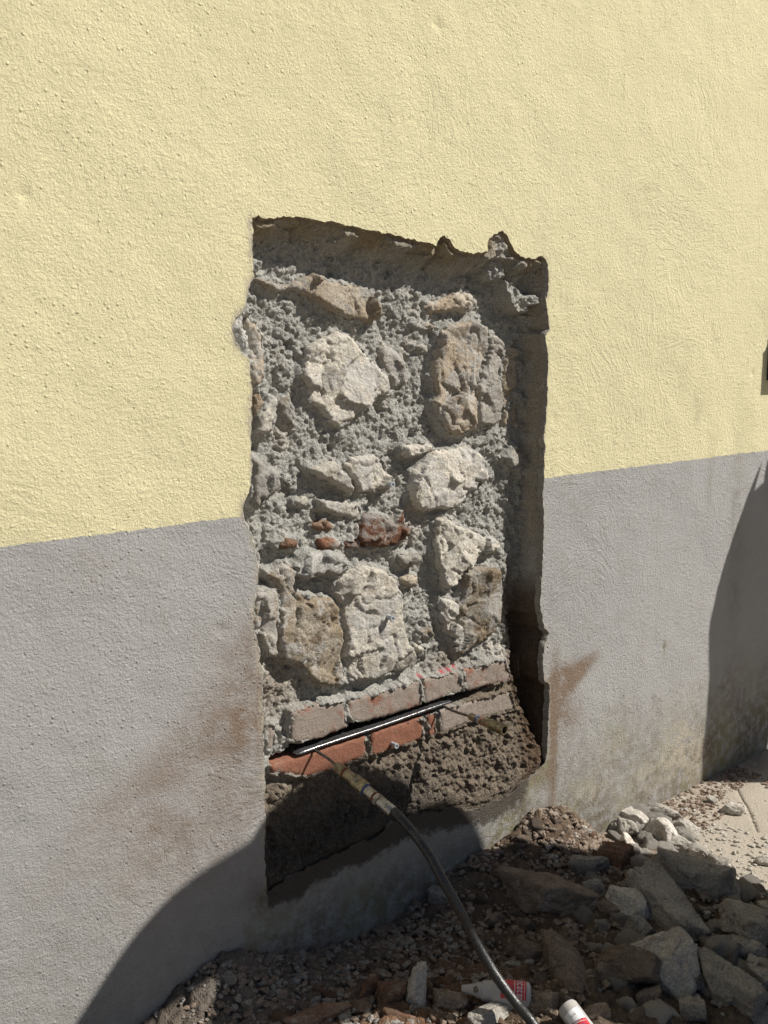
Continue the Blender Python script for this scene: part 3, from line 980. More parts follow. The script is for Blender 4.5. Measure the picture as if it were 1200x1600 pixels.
# ------------------------------------------------------------------ flat jack in the slot
fj = empty('flat_jack', tuple(PY(585, 1138, .045)))
tag(fj, 'steel flat jack strip pushed into the open joint between the two brick courses', 'flat jack')
org = Vector(fj.location)
A = Vector(PY(463, 1179, .036)) - org
B = Vector(PY(706, 1096, .036)) - org
ax = (B - A).normalized()
ln = (B - A).length
bm = bmesh.new()
prof = []
hr = .0036
for a in range(0, 181, 15):
    prof.append((-math.sin(rad(a)) * hr, math.cos(rad(a)) * hr))       # y (towards camera), z
prof += [(.006, -hr * .8), (.012, -.0022), (.14, -.0022), (.14, .0022), (.012, .0022), (.006, hr * .8)]
nst = 40
rg = []
for k in range(nst + 1):
    t = k / nst
    end = math.sqrt(max(0.02, 1 - max(0, abs(2 * t - 1) - .96) ** 2 / .04 ** 2))
    wv = .0007 * math.sin(t * 9)
    rg.append([bm.verts.new(A + ax * (ln * t) + Vector((0, py_ * (end if py_ < 0 else 1), pz_ * end + wv))) for py_, pz_ in prof])
for a, b in zip(rg, rg[1:]):
    for s in range(len(prof)):
        bm.faces.new((a[s], b[s], b[(s + 1) % len(prof)], a[(s + 1) % len(prof)]))
bm.faces.new(rg[0])
bm.faces.new(rg[-1][::-1])
bmesh.ops.recalc_face_normals(bm, faces=bm.faces)
me = bpy.data.meshes.new('steel_plate')
bm.to_mesh(me)
me.materials.append(mat_simple('dark_polished_steel', (.10, .10, .105), .22, .35, .0002, .35, 50, .7, dirt=(.05, .045, .04)))
for p in me.polygons:
    p.use_smooth = True
me.set_sharp_from_angle(angle=rad(40))
link('steel_plate', me, fj)

TL = np.array(PY(490, 1171, .040))
TR = np.array(PY(690, 1101, .040))
LA = TL + np.array([.001, -.078, -.010])         # end of left tube
LD = np.array([.02, -.150, -.048])
LE = LA + LD                                     # end of the coupling, hose begins
RA = TR + np.array([.001, -.092, -.001])
RE = RA + np.array([.004, -.100, -.002])
tube('feed_tube', [Vector(TL + [0, .012, 0]) - org, Vector(TL + [0, -.02, -.001]) - org, Vector(TL + [.001, -.05, -.004]) - org, Vector(LA) - org], .0031, DULL, fj)
tube('feed_tube', [Vector(TR + [0, .012, 0]) - org, Vector(TR + [-.001, -.03, -.003]) - org, Vector(TR + [0, -.06, -.003]) - org, Vector(RA) - org], .0031, DULL, fj)
# free coupler on the right tube
Mx = frame(Vector(RA) - org, Vector(RE) - org)
L = float(np.linalg.norm(RE - RA))
s = L / .10
cp = lathe_obj('coupler', [(.0075 * s, 0), (.0095 * s, .001), (.0095 * s, .019 * s), (.0078 * s, .020 * s)], BRASS, fj, 36, (0, 1, 2, 3), Mx)
cp['label'] = 'brass quick coupler with open black socket'
lathe_obj('blue_ring', [(.0080 * s, .0205 * s), (.0092 * s, .0208 * s), (.0092 * s, .0235 * s), (.008 * s, .0238 * s)], BLUE, cp, 28, (), Mx)
lathe_obj('adapter', [(.0080 * s, .024 * s), (.0088 * s, .0245 * s), (.0088 * s, .034 * s), (.0078 * s, .0345 * s)], STEELGREY, cp, 28, (), Mx)
lathe_obj('red_ring', [(.0078 * s, .0345 * s), (.0098 * s, .035 * s), (.0098 * s, .0372 * s), (.0078 * s, .0375 * s)], RUBRED, cp, 28, (), Mx)
lathe_obj('barrel', [(.0088 * s, .0378 * s), (.0098 * s, .039 * s), (.0100 * s, .055 * s), (.0114 * s, .058 * s), (.0114 * s, .070 * s), (.0110 * s, .071 * s)], BRASS, cp, 32, (), Mx)
lathe_obj('sleeve', [(.0112 * s, .0712 * s), (.0126 * s, .072 * s), (.0126 * s, .080 * s), (.0120 * s, .0815 * s), (.0130 * s, .083 * s), (.0130 * s, .0985 * s), (.0120 * s, .100 * s), (.0082 * s, .100 * s), (.0080 * s, .086 * s)], BRASS, cp, 40, (), Mx)
lathe_obj('socket_bore', [(.0078 * s, .0855 * s), (.0078 * s, .0865 * s), (.0045 * s, .0866 * s), (.0045 * s, .094 * s), (.0036 * s, .0945 * s), (0, .0945 * s)], BLACKP, cp, 24, (), Mx)
# left coupler halves
Mx = frame(Vector(LA) - org, Vector(LE) - org)
L = float(np.linalg.norm(LD))
s = L / .155
cp = lathe_obj('coupler', [(.0078 * s, 0), (.0105 * s, .001), (.0108 * s, .020 * s), (.0085 * s, .021 * s)], BRASS, fj, 36, (0, 1, 2, 3), Mx)
lathe_obj('red_ring', [(.0085 * s, .0212 * s), (.0112 * s, .0218 * s), (.0112 * s, .0242 * s), (.0085 * s, .0246 * s)], RUBRED, cp, 28, (), Mx)
lathe_obj('barrel', [(.0092 * s, .025 * s), (.0104 * s, .026 * s), (.0108 * s, .048 * s)], BRASS, cp, 32, (), Mx)
lathe_obj('sleeve', [(.0108 * s, .0482 * s), (.0135 * s, .050 * s), (.0138 * s, .060 * s), (.0130 * s, .062 * s), (.0142 * s, .065 * s), (.0142 * s, .078 * s), (.0128 * s, .080 * s)], BRASS, cp, 40, (), Mx)
lathe_obj('blue_ring', [(.0110 * s, .0801 * s), (.0122 * s, .0808 * s), (.0122 * s, .0826 * s), (.0105 * s, .083 * s)], BLUE, cp, 28, (), Mx)

# ------------------------------------------------------------------ ground: pavement, soil heap
def heap(X, Y):
    """height of the loose earth over the pavement"""
    X = np.asarray(X, float)
    Y = np.asarray(Y, float)
    P = np.c_[X, Y, np.zeros(X.size)]
    e = 2.13 + .07 * pn(P * 5) + .04 * pn(P * 13) - .10 * sstep(Y, -.28, -.10)
    body = sstep(X, e, e - .30)
    h = .070 * body
    h += .075 * np.exp(-((X - .84) / .13) ** 2 - ((Y + .0) / .10) ** 2)
    h += .085 * np.exp(-((X - 1.78) / .17) ** 2 - ((Y + .03) / .13) ** 2)
    h += .030 * np.exp(-((X - 1.50) / .10) ** 2 - ((Y + .02) / .10) ** 2)
    h -= .030 * np.exp(-((X - 1.22) / .14) ** 2 - ((Y + .02) / .08) ** 2)
    h += .035 * np.exp(-((X - 1.25) / .3) ** 2 - ((Y + .50) / .2) ** 2)
    h += .05 * np.exp(-((X - 1.85) / .22) ** 2 - ((Y + .38) / .22) ** 2)
    h += .010 * fbm(P * 9, 3) * sstep(X, 2.2, 1.9)
    return np.where(X > e + .04, -.02, h - .012 * (1 - body))


st = .0055
xs = np.arange(-.4, 2.34, st)
ys = np.arange(-1.35, .02, st)
gx, gy = np.meshgrid(xs, ys)
X, Y = gx.ravel(), gy.ravel()
P = np.c_[X, Y, np.zeros(len(X))]
h = heap(X, Y)
Qg = np.c_[X, Y]
f1, _, id_, _ = worley2(Qg / .035 + .3 * np.c_[pn(P / .05), pn(P / .05 + 5)], 21)
f2, _, id2, _ = worley2(Qg / .016, 23)
m = sstep(h, -.005, .02)
dustm = np.clip(np.exp(-((X - 1.36) / .15) ** 2 - ((Y + .02) / .06) ** 2), 0, 1)
amp = (1 - .9 * dustm) * m
h = h + amp * (.016 * np.sqrt(np.clip(1 - (f1 / .75) ** 2, 0, 1)) * ((id_ % 7) / 6) + .007 * np.sqrt(np.clip(1 - (f2 / .75) ** 2, 0, 1)) * ((id2 % 5) / 4) + .006 * fbm(P / .03, 3) + .003 * fbm(P / .012, 2))
tone = np.repeat(np.array([[.130, .100, .078]]), len(X), 0) * (1 + .3 * fbm(P * 12, 4))[:, None]
k = np.clip(np.exp(-((X - .95) / .25) ** 2 - ((Y + .05) / .16) ** 2) * 1.2, 0, 1)
tone = mixc(tone, k * .8, (.20, .175, .155))
tone = mixc(tone, dustm, (.24, .20, .165))
tone = mixc(tone, np.clip(np.exp(-((X - 1.05) / .25) ** 2 - ((Y + .32) / .12) ** 2) * 1.1, 0, 1) * .8, (.25, .14, .085))
tone = mixc(tone, sstep(X, 1.95, 2.12), (.36, .32, .27))
tone = mixc(tone, np.clip(np.exp(-((X - 1.70) / .17) ** 2 - ((Y + .03) / .16) ** 2), 0, 1) * .6, (.20, .135, .095))
nx, nyn = len(xs), len(ys)
ii = (np.arange(nyn - 1)[:, None] * nx + np.arange(nx - 1)[None]).ravel()
me = mesh('soil_heap', np.c_[X, Y, h], np.c_[ii, ii + 1, ii + nx + 1, ii + nx], True, SOIL)
set_col(me, 'tone', np.clip(tone, .02, .8))
o = link('soil_heap', me)
tag(o, 'brown crumbly earth heaped along the foot of the wall', 'soil', None, 'stuff')

st = .008
gx, gy = np.meshgrid(np.arange(1.7, 3.5, st), np.arange(-1.0, .0, st))
Qp = np.c_[gx.ravel(), gy.ravel()] + RNG.uniform(-.002, .002, (gx.size, 2))
gx, gy = np.meshgrid(np.r_[np.arange(-40, -3, 4), np.arange(-3, 8, .25), np.arange(8, 44, 4)], np.r_[np.arange(-40, -4, 4), np.arange(-4, .0, .25)])
Qo = np.c_[gx.ravel(), gy.ravel()]
Qo = Qo[~((Qo[:, 0] > 1.68) & (Qo[:, 0] < 3.52) & (Qo[:, 1] > -1.02))]
crk = [PZ(*a)[:2] for a in ((1152, 1232), (1158, 1246), (1166, 1258), (1172, 1270), (1178, 1284), (1184, 1300))]
crl = densify(np.array(crk + crk[::-1][1:-1]), .004)
extra = np.vstack([crl + np.array([dx, 0]) for dx in (-.003, 0, .003)])
V2, Fc = cdt_fill([(-42, -42), (46, -42), (46, .08), (-42, .08)], np.vstack([Qp, Qo, extra]))
c = V2[Fc]
cr = np.cross(c[:, 1] - c[:, 0], c[:, 2] - c[:, 0])
Fc[cr < 0] = Fc[cr < 0][:, ::-1]
P = np.c_[V2, np.zeros(len(V2))]
nearf = np.exp(-np.clip(np.abs(V2[:, 0] - 2.2) - 1.2, 0, 9) * 3)
zz = (.004 * fbm(P * 3, 2) + .0012 * fbm(P * 18, 3)) * nearf
zz -= .006 * sstep(seg_dist(V2, np.array(crk), False), .0028, .0006)
tone = np.repeat(np.array([[.40, .355, .30]]), len(V2), 0) * (1 + .10 * fbm(P * 4, 4))[:, None]
tone = mixc(tone, np.clip(sstep(V2[:, 1], -.16, -.02) * sstep(fbm(P * 9, 4), -.3, .4), 0, 1) * .7, (.22, .165, .12))
tone = mixc(tone, sstep(seg_dist(V2, np.array(crk), False), .003, .001) * .7, (.12, .10, .08))
me = mesh('pavement', np.c_[V2, zz], Fc, True, PAVE)
set_col(me, 'tone', np.clip(tone, .02, .8))
o = link('pavement', me)
tag(o, 'pale dusty concrete pavement with a thin crack beside the rubble', None, None, 'structure')


# ------------------------------------------------------------------ rubble
def rock_mesh(name, seed, lv=5, nplanes=12, flat=1.0, rough=1.0, mat=None, size=.1):
    rs = np.random.default_rng(seed)
    bm = bmesh.new()
    bmesh.ops.create_icosphere(bm, subdivisions=lv, radius=1)
    V = np.array([v.co[:] for v in bm.verts])
    Fc = np.array([[v.index for v in f.verts] for f in bm.faces])
    bm.free()
    N = rs.normal(size=(nplanes, 3))
    N = np.vstack([N / np.linalg.norm(N, axis=1)[:, None], [[0, 0, 1], [0, 0, -1], [1, 0, .1], [-1, 0, -.1], [0, 1, .1], [0, -1, .1]]])
    H = np.r_[rs.uniform(.62, 1.0, nplanes), [.92, .92, 1, 1, 1, 1]]
    dt_ = V @ N.T
    r = np.where(dt_ > 1e-3, H[None] / np.maximum(dt_, 1e-3), 9.0)
    kk = 48.0
    r = -np.log(np.exp(-kk * np.minimum(r, 3)).sum(1)) / kk
    off = seed * 5.3
    if lv >= 3:
        r = r * (1 + .07 * fbm(V * 1.7 + off, 2))
        Pn = V * r[:, None]
        r = r + rough * (.085 * fbm(Pn * 3.0 + off, 4) + .045 * (fbm(Pn * 6 + off, 4, .6, True) - .3))
        _, _, wi, wo_ = worley2(np.c_[Pn[:, 0] + Pn[:, 2] * .7, Pn[:, 1] - Pn[:, 2] * .5] * 1.7 + off, seed % 97)
        wt = rs.normal(size=(4096, 3))[wi % 4096]
        r = r + rough * .07 * (wt[:, 0] * wo_[:, 0] + wt[:, 1] * wo_[:, 1])
        if lv >= 5:
            r -= rough * .05 * sstep(fbm(Pn * 9 + off, 2), .30, .6)
    V = V * r[:, None]
    V /= np.abs(V).max(0)[None]
    return mesh(name, V, Fc, True, mat)


def bake(me, a, b, c):
    co = np.empty(len(me.vertices) * 3)
    me.vertices.foreach_get('co', co)
    co = co.reshape(-1, 3) * np.array([a, b, c])
    me.vertices.foreach_set('co', co.ravel())
    me.update()


# px centre, width, height, turn in the picture plane, material, label, flatness (height share)
RK = [
    (860, 1400, 140, 88, 4, R_BROWN, 'large dark brown slab lying flat near the wall, widest chunk in the shaded rubble', .5),
    (917, 1354, 64, 46, 6, R_MID, 'grey flat topped chunk behind the large dark brown slab, at the shadow edge', .6),
    (1052, 1416, 142, 70, 46, R_MID, 'long grey brown block slanting down to the right in the middle of the heap', .6),
    (1085, 1368, 106, 66, 28, R_MID, 'lumpy grey block with a jagged top right beside the sunlit pavement edge', .7),
    (1160, 1440, 100, 80, 25, R_MID, 'big rounded grey block at the right picture edge, uppermost there', .6),
    (1045, 1505, 96, 100, 40, R_MID, 'hollowed grey chunk with a brown dent, front middle of the right heap', .8),
    (1144, 1540, 106, 84, 30, R_MID, 'smooth oval grey block at the lower right of the heap', .6),
    (1156, 1482, 80, 44, 12, R_MID, 'grey chunk squeezed between the uppermost and the oval block at the right edge', .7),
    (1188, 1518, 50, 48, 40, R_MID, 'grey chunk cut by the right picture edge beside the oval block', .7),
    (888, 1512, 132, 62, 60, R_BROWN, 'long dark brown block leaning downhill right of the white bottles', .6),
    (972, 1512, 104, 84, 20, R_BROWN, 'dark blocky lump between the long brown block and the hollowed grey chunk', .7),
    (985, 1418, 66, 60, 30, R_LIGHT, 'pale tan broken piece with sharp facets above the hollowed chunk', .7),
    (1000, 1452, 44, 42, 60, R_MID, 'pale notched piece leaning on the hollowed grey chunk', .8),
    (930, 1392, 38, 38, 0, R_MID, 'grey cube shaped chunk against the right end of the brown slab', .9),
    (989, 1331, 74, 30, 52, R_LIGHT, 'white flat slab standing on edge in full sun', .8),
    (968, 1268, 46, 30, 25, R_LIGHT, 'white knobbly chunk nearest the wall in the sunlit row', .8),
    (996, 1285, 52, 34, 35, R_LIGHT, 'white pitted chunk right of the knobbly one in the sunlit row', .8),
    (1040, 1270, 54, 26, 22, R_LIGHT, 'pale wedge shaped chunk close to the foot of the wall', .7),
    (1034, 1300, 48, 48, 40, R_LIGHT, 'pale rounded chunk in the middle of the sunlit row', .8),
    (1056, 1318, 46, 26, 15, R_LIGHT, 'pale flat chunk in front of the rounded one, touching the bare pavement', .7),
    (1072, 1292, 44, 26, 25, R_LIGHT, 'pale angular chunk at the right end of the sunlit row', .7),
    (958, 1336, 54, 48, 30, R_RED, 'tan and grey broken chunk half in sun left of the white slab', .8),
    (980, 1294, 26, 32, 0, R_LIGHT, 'small grey white chunk standing upright in the sunlit row', .9),
    (862, 1266, 44, 40, 10, R_BROWN, 'reddish brown clod resting against the wall at the right corner of the opening', .9),
    (928, 1280, 46, 34, 15, R_RED, 'brown and white chunk at the head of the sunlit row', .8),
    (1146, 1266, 34, 20, 18, R_LIGHT, 'lone pale pebble the size of an egg casting a shadow on the bare pavement', .8),
    (1113, 1251, 17, 14, 10, R_LIGHT, 'small white crumb left of the lone egg sized stone on the pavement', .9),
    (1083, 1577, 38, 44, 10, R_MID, 'small grey upright chunk at the bottom edge below the oval block', .9),
    (820, 1490, 58, 42, 12, R_BROWN, 'dark brown round lump above the lying white bottle', .8),
    (892, 1468, 34, 28, 35, R_BROWN, 'small brown lump on the upper end of the long brown block', .8),
    (1196, 1345, 26, 22, 0, R_LIGHT, 'pale pebble at the right picture edge on the sunlit pavement', .8),
    (1198, 1420, 22, 30, 0, R_MID, 'grey piece half outside the right picture edge', .8),
    (820, 1450, 30, 28, 0, R_BROWN, 'small brown clod left below the large brown slab', .9),
    (958, 1424, 48, 34, 5, R_BROWN, 'dark piece wedged beneath the pale faceted piece', .8),
    (1120, 1352, 30, 26, 20, R_MID, 'small grey angular chunk at the pavement edge beside the lumpy block', .9),
    (1090, 1335, 44, 30, 25, R_MID, 'grey pointed chunk crowning the lumpy block in the shadow edge', .8),
    (498, 1585, 104, 40, -14, R_RED, 'long sunlit orange brown clod at the bottom edge', .7),
    (562, 1574, 40, 30, 10, R_RED, 'shiny red brown clod at the right end of the long sunlit one', .8),
    (613, 1557, 44, 46, 0, R_RED, 'round red brown clod with its base in the sun', .9),
    (651, 1548, 34, 76, 8, R_LIGHT, 'tall narrow pale stone standing upright among red clods', 1.2),
    (578, 1545, 28, 40, 0, R_RED, 'dark red clod left of the round one', .9),
    (704, 1566, 56, 40, 10, R_BROWN, 'brown lump under the nozzle of the white bottle', .8),
    (768, 1590, 78, 44, -12, R_LIGHT, 'pale sunlit chunk with dark pits at the bottom edge under the hose', .8),
    (630, 1594, 60, 26, 5, R_RED, 'orange clod at the bottom edge below the tall pale stone', .8),
    (840, 1570, 58, 44, 15, R_BROWN, 'brown lump between the two white bottles', .8),
    (690, 1590, 34, 26, 0, R_RED, 'small orange clod between the pale pitted chunk and the orange one', .9),
    (600, 1455, 40, 22, 10, R_BROWN, 'flat grey brown crust piece on the soil left of the hose', .6),
    (355, 1530, 34, 22, 10, R_MID, 'grey earth clod in the shade against the left of the opening', .8),
    (690, 1400, 40, 30, 10, R_MID, 'dusty grey lump beside the hose near the smooth dust', .7),
    (770, 1440, 34, 24, 0, R_BROWN, 'dark clod just right of the hose halfway down the heap', .8),
    (1010, 1560, 46, 34, 0, R_BROWN, 'dark lump at the bottom below the hollowed grey chunk', .8),
    (930, 1585, 44, 30, 0, R_BROWN, 'dark lump right of the bottle cut by the bottom edge', .8),
    (1135, 1395, 40, 30, 10, R_MID, 'grey lump between the lumpy block and the uppermost right one', .8),
    (1190, 1590, 60, 40, 10, R_MID, 'grey block in the bottom right corner of the picture', .8),
]


def ground_hit(px, py, up=0.0):
    zt = .08
    for _ in range(8):
        p = PZ(px, py, zt)
        zt = max(0.0, float(heap(np.array([p[0]]), np.array([p[1]]))[0])) + up
    return PZ(px, py, zt)


occ = []
for k, (px, py, w_, h_, ang, mat, lab, fl) in enumerate(RK):
    p = ground_hit(px, py, .02)
    pm = depth_of(p) / F_PX
    a = w_ * pm * .5 * 1.16
    # vertical span in the picture = depth across the ground * sin + height * cos of the view angle
    dn = -ray(px, py)[2] / np.linalg.norm(ray(px, py))
    cs = math.sqrt(1 - dn * dn)
    hw = h_ * pm * .5 * 1.16
    b = hw / (dn + .95 * fl * cs)
    c = b * fl * 1.15
    me = rock_mesh('rubble_chunk', 300 + k, 5 if w_ > 36 else 4, 11, mat=mat)
    # long axis turn: applied in the camera-facing plane, mostly a yaw on the ground
    bake(me, a, b, c)
    gl = ground_hit(px, py, c * .55)
    if (ang > 40 and w_ > h_) or fl > 1:
        bb = b
    o = link('rubble_chunk', me, None, tuple(gl))
    yaw0 = math.atan2(RT[1], RT[0])
    yr = math.atan2(math.sin(rad(-ang)) / max(dn, .45), math.cos(rad(ang)))
    o.rotation_euler = (random.uniform(-.15, .15), random.uniform(-.12, .12), yaw0 + yr)
    if ang > 40:
        o.rotation_euler[1] += .25
    tag(o, lab, 'rubble chunk' if w_ > 24 else 'stone', 'large chunks in the rubble heap')
    occ.append((gl[0], gl[1], max(a, b)))

# smaller fragments one could pick up
protos = {}
for nm, mat, sds in (('brown', R_BROWN, range(6)), ('grey', R_MID, range(6)), ('pale', R_LIGHT, range(6)), ('red', R_RED, range(5))):
    protos[nm] = [rock_mesh('rubble_fragment', 900 + 31 * len(protos) + s_, 3, 9, mat=mat) for s_ in sds]
LBL = {'brown': ('brown fist sized clod among the earth of the heap', 'brown clods in the heap'),
       'grey': ('grey fist sized fragment wedged between the shaded blocks', 'grey fragments in the heap'),
       'pale': ('pale mortar fragment lying at the sunlit side of the heap', 'pale mortar fragments'),
       'red': ('orange red clod at the lower picture edge by the soil', 'orange clods')}


FR = []


def frag(kind, px, py, s_, emb=.3):
    p = ground_hit(px, py)
    pm = depth_of(p) / F_PX
    r = s_ * pm * .5
    o = link('rubble_fragment', random.choice(protos[kind]), None, (p[0], p[1], p[2] + r * emb))
    o.scale = (r * random.uniform(.85, 1.3), r * random.uniform(.7, 1.1), r * random.uniform(.55, .95))
    o.rotation_euler = (random.uniform(-.5, .5), random.uniform(-.5, .5), random.uniform(0, 6.28))
    tag(o, LBL[kind][0], 'rubble', LBL[kind][1])
    FR.append((o, kind, px, py, r))


def scatter(kind, n_, box, s0, s1, poly=None):
    c_ = 0
    while c_ < n_:
        x = random.uniform(box[0], box[2])
        y_ = random.uniform(box[1], box[3])
        if poly is not None and not inside(np.array([[x, y_]]), poly)[0]:
            continue
        frag(kind, x, y_, s0 * (s1 / s0) ** (random.random() ** 1.8))
        c_ += 1


scatter('brown', 45, (770, 1270, 960, 1345), 9, 26, [(850, 1268), (930, 1275), (965, 1340), (780, 1345), (800, 1310)])
scatter('red', 14, (860, 1270, 950, 1340), 10, 24)
scatter('brown', 66, (560, 1400, 900, 1590), 12, 34, [(700, 1400), (840, 1350), (900, 1590), (560, 1590), (580, 1480)])
scatter('grey', 26, (320, 1490, 600, 1580), 10, 26, [(340, 1500), (560, 1480), (640, 1560), (420, 1580), (290, 1580)])
scatter('red', 54, (420, 1550, 760, 1600), 12, 38)
scatter('grey', 34, (880, 1370, 1200, 1600), 16, 44)
scatter('grey', 30, (900, 1360, 1200, 1600), 30, 62, [(940, 1365), (1120, 1345), (1200, 1400), (1200, 1600), (960, 1600), (900, 1480)])
scatter('brown', 12, (780, 1270, 900, 1330), 22, 36, [(830, 1278), (900, 1275), (930, 1330), (780, 1335)])
scatter('brown', 24, (860, 1400, 1080, 1600), 16, 40)
scatter('pale', 30, (935, 1262, 1110, 1348), 24, 46, [(945, 1264), (1020, 1262), (1070, 1300), (1100, 1340), (970, 1345)])
scatter('pale', 44, (940, 1262, 1110, 1345), 9, 26, [(950, 1265), (1040, 1262), (1110, 1300), (1130, 1350), (960, 1345)])

ANC = {(860, 1400): 'large dark brown slab', (1052, 1416): 'long slanting grey block', (1085, 1368): 'lumpy grey block at the pavement edge', (1160, 1440): 'uppermost block at the right edge', (1045, 1505): 'hollowed grey chunk',
       (1144, 1540): 'smooth oval grey block', (888, 1512): 'long dark brown block', (972, 1512): 'dark blocky lump', (985, 1418): 'pale faceted tan piece', (989, 1331): 'white slab on edge', (968, 1268): 'white knobbly chunk by the wall',
       (1034, 1300): 'pale rounded sunlit chunk', (862, 1266): 'reddish clod against the wall', (928, 1280): 'brown and white chunk', (917, 1354): 'grey chunk at the shadow edge', (820, 1490): 'dark lump above the white bottle',
       (498, 1585): 'long sunlit orange clod', (613, 1557): 'round red brown clod', (651, 1548): 'tall narrow pale stone', (704, 1566): 'lump under the bottle nozzle', (768, 1590): 'pale pitted chunk', (840, 1570): 'lump between the two bottles',
       (600, 1455): 'flat crust piece', (355, 1530): 'grey clod at the left', (770, 1440): 'dark clod right of the hose', (820, 1450): 'small clod below the brown slab', (1056, 1318): 'flat chunk by the bare pavement', (958, 1336): 'tan and grey broken chunk',
       (1083, 1577): 'grey upright chunk at the bottom', (690, 1400): 'dusty lump beside the hose'}
ND = {'brown': 'brown clod', 'grey': 'grey fragment', 'pale': 'pale mortar fragment', 'red': 'orange red clod'}
cells = {}
for o, kind, px, py, r in FR:
    an = min(ANC, key=lambda q: (q[0] - px) ** 2 + (q[1] - py) ** 2)
    dx, dy = px - an[0], py - an[1]
    dist = math.hypot(dx, dy)
    s8 = int(((math.degrees(math.atan2(-dy, dx)) + 382.5) % 360) // 45)
    dn_ = ('right of', 'up and right of', 'above', 'up and left of', 'left of', 'down and left of', 'below', 'down and right of')[s8]
    cells.setdefault((kind, dn_, ANC[an]), []).append((dist, o))
for (kind, dn_, an), L_ in cells.items():
    L_.sort(key=lambda q: q[0])
    od = {1: ('',), 2: ('nearer ', 'farther '), 3: ('nearest ', 'second nearest ', 'farthest '), 4: ('nearest ', 'second nearest ', 'third nearest ', 'farthest ')}.get(len(L_), ('nearest ', 'second nearest ', 'third nearest ', 'fourth nearest ', 'fifth nearest ', 'sixth nearest ', 'seventh nearest ', 'eighth nearest ', 'ninth nearest ', 'tenth nearest '))
    for q, (_, o) in enumerate(L_):
        if q < len(od):
            o['label'] = '%s%s %s the %s' % (od[q], ND[kind], dn_, an)

# gravel and crumbs: too many to count
def crumbs(name, mat, n_, regions, s0, s1, label, cat):
    bm = bmesh.new()
    bmesh.ops.create_icosphere(bm, subdivisions=1, radius=1)
    base = np.array([v.co[:] for v in bm.verts])
    fb = np.array([[v.index for v in f.verts] for f in bm.faces])
    bm.free()
    Vs, Fs = [], []
    k_ = 0
    for (x0, y0, x1, y1, wgt) in regions:
        m_ = int(n_ * wgt)
        for _ in range(m_):
            X_ = random.uniform(x0, x1)
            Y_ = random.uniform(y0, y1)
            Vs.append((X_, Y_))
    XY = np.array(Vs)
    hh = np.maximum(heap(XY[:, 0], XY[:, 1]), 0)
    hh = hh + np.where(hh > .01, .008, 0)
    sz = s0 * (s1 / s0) ** (RNG.random(len(XY)) ** 2.2)
    keep = XY[:, 1] < -.004
    out, fo = [], []
    for j in np.nonzero(keep)[0]:
        b = base * (1 + RNG.uniform(-.3, .3, (len(base), 1)))
        a_ = RNG.uniform(0, 6.28)
        R = np.array([[math.cos(a_), -math.sin(a_), 0], [math.sin(a_), math.cos(a_), 0], [0, 0, 1]])
        b = (b * np.array([sz[j] * RNG.uniform(.8, 1.4), sz[j] * RNG.uniform(.6, 1), sz[j] * RNG.uniform(.45, .8)])) @ R.T
        out.append(b + [XY[j, 0], XY[j, 1], hh[j] + sz[j] * .3])
        fo.append(fb + k_)
        k_ += len(base)
    me = mesh(name, np.vstack(out), np.vstack(fo), False, mat)
    o = link(name, me)
    tag(o, label, cat, None, 'stuff')


crumbs('soil_crumbs', R_BROWN, 5200, [(.75, -.5, 1.9, -.005, .72), (1.5, -.35, 2.0, -.005, .28)], .003, .012, 'dark brown crumbs of earth strewn over the heap', 'earth crumbs')
crumbs('pale_gravel', R_LIGHT, 1900, [(1.95, -.5, 2.35, -.03, .5), (2.1, -.7, 3.0, -.02, .22), (1.6, -.5, 2.2, -.1, .28)], .0018, .0085, 'pale mortar grit scattered over the pavement beside the heap', 'gravel')
crumbs('reddish_gravel', R_DUST, 1500, [(2.15, -.10, 2.72, -.005, .55), (2.1, -.17, 2.5, -.05, .25), (2.65, -.25, 2.9, -.12, .2)], .0022, .0085, 'reddish brown grit along the foot of the wall on the pavement', 'gravel')
crumbs('grey_crumbs', R_MID, 2400, [(.7, -.35, 1.35, -.005, .5), (1.5, -.75, 2.15, -.1, .5)], .003, .011, 'grey crumbs between the shaded blocks', 'mortar crumbs')

# ------------------------------------------------------------------ hydraulic hose
hz = empty('hydraulic_hose', tuple(LE))
tag(hz, 'black hydraulic hose with a steel end fitting hanging from the left coupler over the rubble', 'hose')
ho = Vector(LE)
dv = Vector(LD).normalized()
# steel half of the coupling and crimp ferrule
N0 = Vector(LA) + dv * (L * .535)
Mx = frame(N0 - ho, N0 + dv - ho)
sc_ = L / .155
lathe_obj('plug_barrel', [(.0088 * sc_, 0), (.0104 * sc_, .001), (.0106 * sc_, .020 * sc_), (.0090 * sc_, .021 * sc_)], STEELGREY, hz, 32, (), Mx)
lathe_obj('red_ring', [(.009 * sc_, .0212 * sc_), (.0110 * sc_, .0217 * sc_), (.0110 * sc_, .0235 * sc_), (.009 * sc_, .024 * sc_)], RUBRED, hz, 28, (), Mx)
lathe_obj('hex_nut', [(.0100 * sc_, .0242 * sc_), (.0122 * sc_, .0252 * sc_), (.0122 * sc_, .034 * sc_), (.010 * sc_, .035 * sc_)], STEELGREY, hz, 36, (0, 1, 2, 3), Mx)
lathe_obj('ferrule', [(.0098 * sc_, .0352 * sc_), (.0110 * sc_, .037 * sc_), (.0116 * sc_, .070 * sc_), (.0110 * sc_, .0715 * sc_), (.0088 * sc_, .0715 * sc_)], STEELGREY, hz, 32, (), Mx)
hp = [LE - np.array(dv) * .012, LE + np.array(dv) * .022]
for px, py, yy in ((667, 1330, -.270), (690, 1372, -.312), (716, 1418, -.345), (742, 1468, -.373), (772, 1520, -.412), (805, 1566, -.458), (838, 1608, -.505), (885, 1695, -.56), (960, 1830, -.64)):
    hp.append(PY(px, py, yy))
hobj, HC = tube('rubber_hose', [Vector(p) - ho for p in hp], .0093, HOSE, hz, 20, 12)
